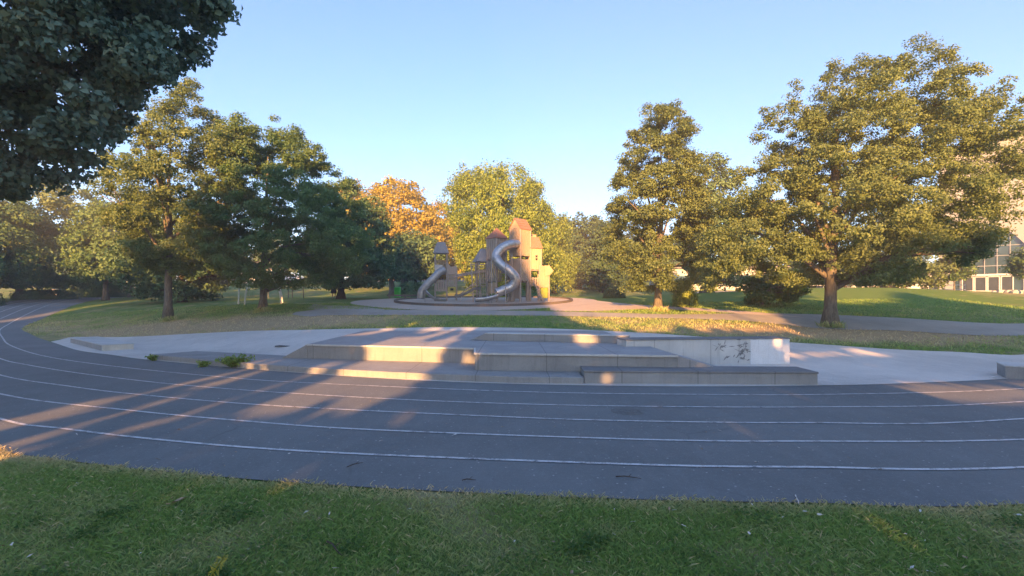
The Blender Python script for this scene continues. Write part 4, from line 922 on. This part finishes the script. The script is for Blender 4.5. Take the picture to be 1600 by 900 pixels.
def skin_body(name, joints, edges, parent, mat, levels=2):
    me = bpy.data.meshes.new(name); me.from_pydata([j[:3] for j in joints], edges, []); o = link_mesh(name, me, mat, parent)
    md = o.modifiers.new('skin', 'SKIN')
    for v, j in zip(me.skin_vertices[0].data if me.skin_vertices else [], joints): v.radius = (j[3], j[4] if len(j) > 4 else j[3])
    return o
def person():
    X, Y = (521.5-800)/F*42.3, 42.3
    p = empty('person', (X, Y, g(X, Y)), math.radians(200), 'person in a long dark coat and pale shoes standing under the dark linden', 'person')
    def skinned(name, J, E, mat, root_i=0):
        bm = bmesh.new(); lay = bm.verts.layers.skin.verify(); vv = []
        for j in J:
            v = bm.verts.new(j[:3]); v[lay].radius = (j[3], j[4] if len(j) > 4 else j[3]); vv.append(v)
        vv[root_i][lay].use_root = True
        for a_, c_ in E: bm.edges.new((vv[a_], vv[c_]))
        me = bpy.data.meshes.new(name); bm.to_mesh(me); bm.free()
        o = link_mesh(name, me, mat, p); o.modifiers.new('skin', 'SKIN').use_smooth_shade = True
        s_ = o.modifiers.new('sub', 'SUBSURF'); s_.levels = 1; s_.render_levels = 1; return o
    J = [(0, 0, .86, .14, .10), (0, .01, 1.08, .125, .09), (0, .01, 1.28, .15, .09), (0, .0, 1.40, .05, .05), (0, -.02, 1.47, .07, .085), (0, -.03, 1.57, .075, .095),
         (.17, 0, 1.34, .055), (.23, -.02, 1.08, .042), (.22, -.14, .88, .032), (.21, -.19, .82, .035),
         (-.17, 0, 1.34, .055), (-.22, .01, 1.08, .042), (-.21, -.06, .86, .032), (-.20, -.08, .79, .035),
         (.09, 0, .80, .085), (.10, .0, .45, .055), (.10, .03, .08, .036), (.10, -.10, .035, .034),
         (-.09, 0, .80, .085), (-.11, -.02, .45, .055), (-.13, .0, .08, .036), (-.13, -.13, .035, .034)]
    E_ = [(0, 1), (1, 2), (2, 3), (3, 4), (4, 5), (2, 6), (6, 7), (7, 8), (8, 9), (2, 10), (10, 11), (11, 12), (12, 13), (0, 14), (14, 15), (15, 16), (16, 17), (0, 18), (18, 19), (19, 20), (20, 21)]
    skinned('body', J, E_, M['skin'])
    b = MB()   # long coat: body plus sleeves
    prof = [(.42, .25, .19), (.62, .235, .175), (.86, .205, .155), (1.08, .18, .13), (1.28, .215, .135), (1.37, .16, .11), (1.41, .085, .08)]; n = 16
    for z, rx, ry in prof:
        for k in range(n): a_ = 2*math.pi*k/n; b.v.append((rx*math.cos(a_), ry*math.sin(a_), z))
    for i_ in range(len(prof)-1):
        for k in range(n): b.f.append((i_*n+k, i_*n+(k+1) % n, (i_+1)*n+(k+1) % n, (i_+1)*n+k))
    for s_, hx, hy, hz in ((1, .22, -.13, .92), (-1, -.21, -.06, .90)):
        b.tube([(s_*.15, 0, 1.35), (s_*.235, 0, 1.1), (hx, hy, hz)], [.085, .07, .055], 10)
    b.build('coat', M['dark_cloth'], p, smooth=True)
    b = MB()
    for z, r_ in ((1.44, .06), (1.50, .095), (1.57, .108), (1.64, .095), (1.69, .05)):
        for k in range(12): a_ = 2*math.pi*k/12; b.v.append((r_*.85*math.cos(a_), .025+r_*math.sin(a_)*(1 if math.sin(a_) > 0 else .55), z))
    for i_ in range(4):
        for k in range(12): b.f.append((i_*12+k, i_*12+(k+1) % 12, (i_+1)*12+(k+1) % 12, (i_+1)*12+k))
    b.f.append(tuple(range(48, 60))); b.build('hair', M['hair'], p, smooth=True)
    for x, y in ((.10, -.04), (-.13, -.07)):
        b = MB(); b.box((x, y, .045), (.1, .27, .09)); b.build('shoe', M['shoe'], p, bevel=.03)
person()

# ------------------------------------------------------------------ buildings
def house(px, d, w, dep, h, rh, yaw, wall, label, nwin=3, name='house'):
    x, y = (px-800)/F*d, d; o = empty(name, (x, y, g(x, y)), yaw, label, 'house')
    b = MB(); b.box((0, dep/2, h/2-.2), (w, dep, h+.4)); b.build('wall', wall, o)
    b = MB(); e = .35
    b.add([(-w/2-e, -e, h), (w/2+e, -e, h), (w/2+e, dep+e, h), (-w/2-e, dep+e, h), (-w/2, dep/2, h+rh), (w/2, dep/2, h+rh)], [(0, 1, 5, 4), (2, 3, 4, 5), (1, 2, 5), (3, 0, 4), (3, 2, 1, 0)]); r_ = b.build('roof', M['roof'], o)
    b = MB(); b.box((w*.3, dep/2+.3, h+rh*.95), (.6, .5, 1.2)); b.build('chimney', wall, r_)
    for k in range(nwin):
        wx = -w/2+w*(k+.5)/nwin; b = MB()
        for q in (-1, 1): b.box((wx+q*.62, -.03, h*.55), (.09, .09, 1.3)); b.box((wx, -.03, h*.55+q*.62), (1.15, .085, .09))
        f = b.build('window', M['frame_white'], o); b = MB(); b.box((wx, -.015, h*.55), (1.15, .05, 1.15)); b.build('pane', M['window'], f)
    return o
house(623, 106, 5.5, 7, 3.6, 2.2, .1, M['brick'], 'orange rendered house seen between the two thick trunks', 1)
house(685, 110, 13, 8, 1.6, 2.6, -.1, M['brick'], 'low grey roofed house beyond the street left of the small play tower', 4)
house(360, 112, 18, 9, 3.0, 2.5, .15, M['cream_wall'], 'pale house beyond the street behind the swing frame', 5)
house(190, 108, 14, 9, 3.2, 2.4, .3, M['cream_wall'], 'pale house glimpsed behind the rounded bright bush', 4)
def car(px, d, yaw, mat, label):
    x, y = (px-800)/F*d, d; o = empty('parked_car', (x, y, g(x, y)+.05), yaw, label, 'car', 'cars parked along the street')
    pl = [(-2.1, .35), (-2.15, .75), (-1.9, .92), (-1.2, .98), (-.6, 1.42), (.8, 1.45), (1.5, 1.0), (2.05, .85), (2.15, .4)]; n = len(pl)
    b = MB(); b.add([(a_, -.85, z) for a_, z in pl]+[(a_, .85, z) for a_, z in pl], [tuple(range(n)), tuple(range(2*n-1, n-1, -1))]+[(i_, n+i_, n+(i_+1) % n, (i_+1) % n) for i_ in range(n)]); b.build('body', mat, o, bevel=.06)
    b = MB(); pw = [(-1.05, 1.0), (-.58, 1.36), (.76, 1.39), (1.3, 1.02)]
    for s_ in (-1, 1): b.add([(a_, s_*.858, z) for a_, z in pw], [(0, 1, 2, 3) if s_ > 0 else (3, 2, 1, 0)])
    b.build('window', M['window'], o)
    for a_ in (-1.35, 1.35):
        for s_ in (-1, 1): b = MB(); b.tube([(a_, s_*.7, .32), (a_, s_*.9, .32)], .32, 14); b.build('wheel', M['tyre'], o)
car(700, 97, .05, M['car_a'], 'silver car parked on the street behind the small play tower')
car(455, 93, .05, M['car_b'], 'white car parked on the street above the exercise bars')
# cream building with the arched glass front
bw = empty('cream_building', (57.0, 60.0, 2.45), math.radians(-48), 'large cream walled building with an arched glass front at the right edge', 'building')
S_ = 60/F
GL, GR = -1.9, 5.8                # glass opening, metres about the origin
arch = [(GL, -.1)]+[(GL, 2.0)]
for k in range(13):
    t = k/12; arch.append((GL+2.2*t**1.5, 2+6.8*math.sin(t*math.pi/2)))
arch += [(GL+2.2+(GR-GL-2.2)*math.sin(t*math.pi/2), 8.8-8.9*(1-math.cos(t*math.pi/2))) for t in np.linspace(.08, 1, 12)]
b = MB(); outer = [(-34, -.1), (-34, 16.5), (-3, 18.2), (6, 19.6), (22, 20.4), (22, -.1)]
# wall as strips between the opening and the outline
def arch_top(x):
    xs_ = [a_[0] for a_ in arch[1:]]; zs_ = [a_[1] for a_ in arch[1:]]; return float(np.interp(x, xs_, zs_))
def out_top(x): return float(np.interp(x, [-4, -3, 6, 22], [17.8, 18.0, 19.6, 20.4]))
cols = [-2.6, GL]+list(np.linspace(GL, GR, 25)[1:])+[12, 22]
for x0, x1 in zip(cols[:-1], cols[1:]):
    inside = x0 >= GL-1e-6 and x1 <= GR+1e-6
    z0, z1 = (max(arch_top(x0), -.1), max(arch_top(x1), -.1)) if inside else (-.3, -.3)
    q = [(x0, z0), (x1, z1), (x1, out_top(x1)), (x0, out_top(x0))]
    b.add([(x, 0, z) for x, z in q]+[(x, .7, z) for x, z in q], [(0, 1, 2, 3), (7, 6, 5, 4), (0, 4, 5, 1), (3, 2, 6, 7)])
b.box((22.35, 10, 10), (.7, 20, 20.4)); b.box((-2.95, 10, 8.8), (.7, 20, 17.9))
b.build('wall', M['cream_wall'], bw)
b = MB(); b.add([(-3.6, -1.0, 18.0), (-3, -1.0, 18.3), (6, -1.0, 19.7), (23, -1.0, 20.5), (23, 20, 20.5), (6, 20, 19.7), (-3, 20, 18.3), (-3.6, 20, 18.0)], [(0, 1, 6, 7), (1, 2, 5, 6), (2, 3, 4, 5)])
for k in range(4): x, z = [(-3.6, 18.0), (-3, 18.3), (6, 19.7), (23, 20.5)][k]; b.v.append((x, -1.0, z-.5))
b.f += [(8, 9, 1, 0), (9, 10, 2, 1), (10, 11, 3, 2)]
b.build('roof', M['roof'], bw)
b = MB(); cols2 = np.linspace(GL, GR, 25)
for x0, x1 in zip(cols2[:-1], cols2[1:]):
    b.add([(x0, .45, -.3), (x1, .45, -.3), (x1, .45, max(.0, arch_top(x1))), (x0, .45, max(.0, arch_top(x0)))], [(0, 1, 2, 3)])
b.build('glass_front', M['bglass'], bw)
b = MB()
for x in np.arange(GL+.6, GR-.2, 1.1):
    t_ = max(.4, arch_top(x)); b.box((x, .38, t_/2), (.07, .1, t_))
for z in np.arange(3.6, 8.5, 1.2):
    xr = [x for x in np.linspace(GL, GR, 80) if arch_top(x) > z]; b.box(((xr[0]+xr[-1])/2, .38, z), (xr[-1]-xr[0], .09, .07))
b.build('mullion', M['frame_grey'], bw)
b = MB(); b.box(((GL+GR)/2-.4, .2, 2.5), (GR-GL-1.2, .25, .22)); b.box(((GL+GR)/2-.4, .22, .12), (GR-GL-.6, .22, .25)); b.build('transom', M['frame_white'], bw)
for k in range(4):
    x0 = -.6+1.15*k; dr = MB()
    for q in (-.5, .5): dr.box((x0+q, .3, 1.2), (.1, .12, 2.2))
    dr.box((x0, .3, 2.28), (.9, .12, .1)); dr.box((x0, .3, .3), (.9, .12, .12)); d_ = dr.build('door', M['frame_white'], bw)
    b = MB(); b.box((x0, .33, 1.28), (.9, .04, 1.9)); b.build('pane', M['window'], d_)
# terrace wall, steps, railing, poles on the plaza
tw = empty('terrace_wall', (47, 51.5, g(47, 51.5)), math.radians(-8), 'low grey terrace wall with steps below the glass front', 'terrace wall')
b = MB(); b.box((0, 0, .2), (22, .5, .75)); b.build('body', M['conc'], tw, bevel=.02)
b = MB(); b.box((0, -.03, .60), (22.2, .62, .06)); b.build('coping', M['conc_light'], tw)
b = MB()
for k in range(3): b.box((3, -.55-.3*k, .38-.14*k), (8, .3, .16))
b.build('step', M['conc_dark'], tw)
for k, (px, d) in enumerate(((1555, 44), (1565, 43), (1578, 42.5), (1588, 42))):
    x = (px-800)/F*d; r_ = random.Random(k); b = MB(); n = 9
    for z, f in ((-.05, 1), (.18, 1.05), (.36, .6)):
        for q in range(n): a_ = 2*math.pi*q/n; b.v.append((f*.38*math.cos(a_)*r_.uniform(.85, 1.15), f*.3*math.sin(a_)*r_.uniform(.85, 1.15), z))
    for i_ in range(2):
        for q in range(n): b.f.append((i_*n+q, i_*n+(q+1) % n, (i_+1)*n+(q+1) % n, (i_+1)*n+q))
    b.f.append(tuple(range(18, 27))); o = b.build('boulder', M['conc_light'])
    o.location = (x, d, g(x, d)); tag(o, 'pale boulder in the row at the lawn edge below the terrace wall', 'boulder', 'pale boulders at the lawn edge')
fn = empty('metal_railing', (26, 49.5, g(26, 49.5)), math.radians(-5), 'thin grey metal railing along the far edge of the right lawn', 'railing')
for k in range(14):
    b = MB(); b.tube([(k*1.9-6, 0, -.2), (k*1.9-6, 0, .95)], .03, 6); b.build('post', M['frame_grey'], fn)
b = MB()
for z in (.5, .93): b.tube([(-6, 0, z), (18.7, 0, z)], .03, 6)
b.build('rail', M['frame_white'], fn)
for px, d, h, lb_ in ((1453, 50, 3.2, 'white post on the plaza left of the sapling'), (1352, 50, 2.2, 'thin white post on the plaza beside the pale lit trunk')):
    x = (px-800)/F*d; o = empty('plaza_post', (x, d, g(x, d)), 0, lb_, 'post')
    b = MB(); b.tube([(0, 0, -.2), (0, 0, h)], .09, 10); b.build('pole', M['frame_white'], o)
    b = MB(); b.tube([(0, 0, h), (0, 0, h+.12)], .13, 10); b.build('cap', M['frame_grey'], o)
gw = empty('grey_hall', (38, 66, g(38, 66)), math.radians(-8), 'long low grey hall with a glazed strip behind the right trees', 'building')
b = MB(); b.box((0, 3, 1.7), (36, 6, 3.6)); b.build('wall', M['conc_light'], gw)
b = MB(); b.box((0, -.03, 1.9), (33, .1, 1.2)); b.build('window', M['bglass'], gw)
b = MB(); b.box((0, 3, 3.58), (36.8, 6.8, .2)); b.build('roof', M['conc_dark'], gw)
sgx, sgy = (88-800)/F*60, 60
sg = empty('utility_box', (sgx, sgy, g(sgx, sgy)), .2, 'small pale utility box between the hedge and the dark shrub', 'utility box')
b = MB(); b.box((0, 0, .5), (.7, .4, 1.1)); b.build('cabinet', M['cream_conc'], sg, bevel=.02)
b = MB(); b.box((0, 0, 1.08), (.78, .48, .06)); b.build('lid', M['conc_light'], sg)

# ------------------------------------------------------------------ grass blades
def blades(name, X, Y, hgt, wid, dry, seed, lean=.6):
    r = np.random.default_rng(seed); n = len(X); Z = G(X, Y)
    a = r.uniform(0, 2*np.pi, n); dx, dy = np.cos(a), np.sin(a); h = hgt*r.uniform(.45, 1.35, n); w = wid*r.uniform(.7, 1.3, n)
    b_ = r.uniform(0, 2*np.pi, n); ll = lean*r.random(n)*h
    mx, my = np.cos(b_)*ll, np.sin(b_)*ll
    B1 = np.stack([X-dx*w, Y-dy*w, Z-.004], 1); B2 = np.stack([X+dx*w, Y+dy*w, Z-.004], 1)
    M1 = np.stack([X+dx*w*.8+mx*.4, Y+dy*w*.8+my*.4, Z+h*.6], 1); T = np.stack([X+mx, Y+my, Z+h], 1)
    V = np.stack([B1, B2, M1, T], 1).reshape(-1, 3)
    tint = np.clip(dry+r.normal(0, .10, n), 0, 1)
    o = link_mesh(name, np_mesh(name, V, np.arange(4*n).reshape(-1, 4), tint), M['grass']); o['kind'] = 'stuff'; return o
n = 720000
X = rng.uniform(-9.5, 11.5, n); Y = rng.uniform(2.6, 7.6, n)
oy = np.interp(X, OUTER[:, 0][np.argsort(OUTER[:, 0])], OUTER[:, 1][np.argsort(OUTER[:, 0])])
edge = .06*vnoise(X, 0*X, 1.2, 5)+.09*vnoise(X, 0*X, 4.5, 6)+rng.normal(0, .03, n)+.02
k = (Y < oy+edge) & (np.abs(X) < 1.5*Y+2.5); X, Y, oy = X[k], Y[k], oy[k]
pn = vnoise(X[::1], Y[::1], .9, 3); pn2 = vnoise(X, Y, 3.2, 8)
near_edge = np.clip(1-(oy-Y)/.28, 0, 1)
dry = np.clip(.03+.50*np.clip(pn+.05, 0, 1)+.30*np.clip(pn2, 0, 1)+.62*near_edge+.35*np.exp(-((X+6.4)/1.5)**2-((Y-5.5)/.6)**2), 0, 1)
keep = rng.random(len(X)) < np.clip(1.0-.8*np.clip(pn, 0, 1)-.3*near_edge, .2, 1)
dead = rng.random(len(X)) < .05
dry = np.where(dead, .9, dry)
blades('lawn_grass', X[keep], Y[keep], .031, .0030, dry[keep], 5, 2.0)
n = 200000
X = rng.uniform(-34, 30, n); Y = rng.uniform(13, 33, n); 
bad = np.zeros(n, bool)
for P in (poly_track, poly_pad, poly_p1, poly_p2, poly_apron): bad |= pip(P, X, Y)
k = ~bad & (G(X, Y) > .05); X, Y = X[k], Y[k]
dn = np.clip((dryness(X, Y)-.30)*1.7+.5*vnoise(X, Y, .6, 4)+.3*vnoise(X, Y, 2.3, 2), 0, 1)
keep = rng.random(len(X)) < np.clip(1.1-dn, .15, 1)
blades('bank_grass', X[keep], Y[keep], .075, .011, np.clip(dn, 0, 1)[keep], 6, 1.6)

r = np.random.default_rng(44); CC = []
for k in range(26):
    yk = r.uniform(2.7, 4.4); xk = r.uniform(-1.1, 1.1)*yk; q = int(r.integers(18, 90)); rad = r.uniform(.05, .16)
    CC.append(np.stack([xk+r.normal(0, rad, q), yk+r.normal(0, rad*.8, q), r.uniform(.018, .045, q)], 1))
CC = np.concatenate(CC); oyc = np.interp(CC[:, 0], OUTER[:, 0][np.argsort(OUTER[:, 0])], OUTER[:, 1][np.argsort(OUTER[:, 0])]); CC = CC[CC[:, 1] < oyc-.03]
tag(link_mesh('lawn_clover', leaves_mesh('lawn_clover', CC, np.tile([0, 0, 1.6], (len(CC), 1)), .032, .85, 45, np.clip(r.normal(.4, .25, len(CC)), 0, 1)), M['leaf_hedge']), kind='stuff')

# ------------------------------------------------------------------ weeds, twigs, leaves, litter
def weed(px, py, z, r0, h, nst, seed, label, leaf='weed', ls=.09):
    x, y = level(px, py, z) if z is not None else ground_at(px, py)
    r = np.random.default_rng(seed); o = empty('weed_plant', (x, y, (z if z is not None else g(x, y))), 0, label, 'weed'); b = MB(); C = []; U = []
    for k in range(nst):
        a_ = r.uniform(0, 2*np.pi); rr = r0*r.uniform(.3, 1); hh = h*r.uniform(.5, 1.1); tip = np.array([rr*math.cos(a_), rr*.6*math.sin(a_), hh])
        b.tube([(0.3*tip[0], .3*tip[1], -.02), (tip[0]*.6, tip[1]*.6, hh*.6), tuple(tip)], [.006, .005, .003], 5)
        for q in range(14):
            f = r.uniform(.2, 1); C.append(tip*np.array([f*.7+.3*f, f, f])+r.normal(0, .035, 3)); U.append((r.normal(0, .4), r.normal(0, .4), 1))
    b.build('stem', M['weed'], o); C = np.array(C); C[:, 2] = np.maximum(C[:, 2], .01)
    link_mesh('leaf', leaves_mesh('leaf', C, np.array(U), ls, .5, seed, np.clip(r.normal(.5, .25, len(C)), 0, 1)), M[leaf], o); return o
weed(368, 572, .05, .55, .26, 46, 1, 'large leafy green weed growing out of the concrete step')
weed(318, 572, .03, .22, .09, 9, 2, 'small green weed at the left part of the concrete step')
weed(240, 563, .03, .16, .12, 8, 3, 'tiny dark weed at the far left end of the step')
sx, sy = level(338, 889, .12); sp = empty('yellow_sprig', (sx, sy, 0), 0, 'bright yellow green sprig standing up in the near grass', 'sprig')
b = MB(); b.tube([(-.07, 0, 0), (-.02, 0, .10), (.05, .01, .20)], [.006, .005, .003], 6); b.build('stem', M['sprig'], sp)
C = []; 
for k in range(16): f = .3+k/16*.7; C.append((-.07+.12*f+(.022 if k % 2 else -.022), .005*f, .20*f+.008))
link_mesh('leaf', leaves_mesh('leaf', np.array(C), np.tile([0, -.8, .5], (16, 1)), .05, .3, 3, np.linspace(.3, 1, 16)), M['sprig'], sp)
def tuft(px, py, label, seed):
    x, y = ground_at(px, py); r = np.random.default_rng(seed); n = 260
    a_ = r.uniform(0, 2*np.pi, n); d = np.abs(r.normal(.32, .12, n)); o = blades('grass_tuft', x+d*np.cos(a_), y+d*np.sin(a_)*.8, .26, .008, np.clip(r.normal(.4, .2, n), 0, 1), seed, .8)
    del o['kind']; return tag(o, label, 'grass tuft')
tuft(1300, 512, 'dry grass tuft around the foot of the largest oak', 31); tuft(1031, 487, 'yellow grass tuft around the foot of the slender right oak', 32); tuft(265, 501, 'grass tuft around the foot of the nearest left oak', 33); tuft(411, 487, 'grass tuft around the foot of the oak by the swing frame', 34)
twl = [(542, 735, 567, 728, 'thin curved twig on the near track left of centre'), (722, 755, 744, 756, 'short thick dark twig near the grass edge'), (962, 750, 1002, 753, 'long thin dark twig on the near track right of centre'), (511, 858, 534, 880, 'bent grey twig lying in the near grass'), (1243, 783, 1248, 798, 'pale twig at the grass edge on the right')]
for k, (a0, b0, a1, b1, lb_) in enumerate(twl):
    p = ground_at(a0, b0); q = ground_at(a1, b1); zt = .03 if b0 < 770 else .05; o = empty('twig', (p[0], p[1], zt), 0, lb_, 'twig'); d = (q[0]-p[0], q[1]-p[1])
    b = MB(); b.tube([(0, 0, 0), (d[0]*.35, d[1]*.35+.012, .008), (d[0]*.7, d[1]*.7-.01, .01), (d[0], d[1], .002)], [.006, .006, .0045, .002], 6); b.build('stick', M['twig' if k != 4 else 'litter'], o)
    b = MB(); b.tube([(d[0]*.5, d[1]*.5, .008), (d[0]*.62+.01, d[1]*.5+.05, .02)], [.004, .002], 5); b.build('shoot', M['twig'], o)
def leaf_bit(x, y, z, s, rot, mat, label, group=None, name='fallen_leaf'):
    b = MB(); pl = [(-.5, 0, 0), (-.25, .22, .08), (.05, .30, .12), (.32, .16, .05), (.5, 0, .1), (.3, -.2, .14), (0, -.28, .06), (-.28, -.2, .12)]
    vs = [(s*p[0], s*p[1], s*p[2]) for p in pl]+[(0, 0, s*.02)]
    b.add(vs, [(i_, (i_+1) % 8, 8) for i_ in range(8)]); b.tube([(-.5*s, 0, 0), (-.75*s, .05*s, .05*s)], .03*s, 4)
    o = b.build(name, mat); o.location = (x, y, z); o.rotation_euler = (random.uniform(-.3, .3), random.uniform(-.3, .3), rot); return tag(o, label, 'litter' if name == 'litter_scrap' else 'leaf', group)
x, y = ground_at(281, 792); leaf_bit(x, y, .05, .14, .4, M['dry_leaf'], 'curled brown piece of bark lying on the near grass at left', None, 'bark_piece')
x, y = ground_at(712, 683); leaf_bit(x, y, .03, .07, .2, M['litter'], 'pale leaf on the track beside the second nearest line')
for px, py, s in ((1555, 592, .12), (1577, 592, .08)): 
    x, y = ground_at(px, py); leaf_bit(x, y, .03, s*1.6, 0, M['litter'], 'white scrap of litter '+('left of' if px == 1555 else 'touching')+' the low block at the right edge', None, 'litter_scrap')
first = None; r = random.Random(4)
for k in range(130):
    Yk = r.uniform(2.7, 4.3); Xk = r.uniform(-1.05, 1.05)*Yk
    if k > 85: Yk = r.uniform(4.7, 9); Xk = r.uniform(-.9, .9)*Yk
    z = .03 if k <= 85 else .022
    if first is None:
        first = leaf_bit(Xk, Yk, z, .045, 0, M['dry_leaf'], 'small dry leaf or straw scrap lying on the near grass and track', 'fallen dry leaves'); o = first
        lm = first.data.copy(); lm.materials.clear(); lm.materials.append(M['litter'])
    else:
        o = first.copy(); COL.objects.link(o)
        if k % 2: o.data = lm
        o.location = (Xk, Yk, z)
    s = r.uniform(.4, 1.15); o.scale = (s, s*r.uniform(.4, 1), s); o.rotation_euler = (r.uniform(-.5, .5), r.uniform(-.5, .5), r.uniform(0, 6.28))

# ------------------------------------------------------------------ thin evening haze over the whole park
def haze():
    b = MB(); b.box((0, 410, 11.0), (1720, 1240, 26.0)); o = b.build('haze', None); o['kind'] = 'stuff'
    m = bpy.data.materials.new('haze_air'); m.use_nodes = True; t = m.node_tree; t.nodes.remove(t.nodes['Principled BSDF'])
    v = t.nodes.new('ShaderNodeVolumePrincipled'); v.inputs['Density'].default_value = HAZE; v.inputs['Color'].default_value = (.92, .94, 1, 1)
    t.links.new(v.outputs[0], t.nodes['Material Output'].inputs['Volume']); o.data.materials.append(m)
HAZE = 0.0017
haze()
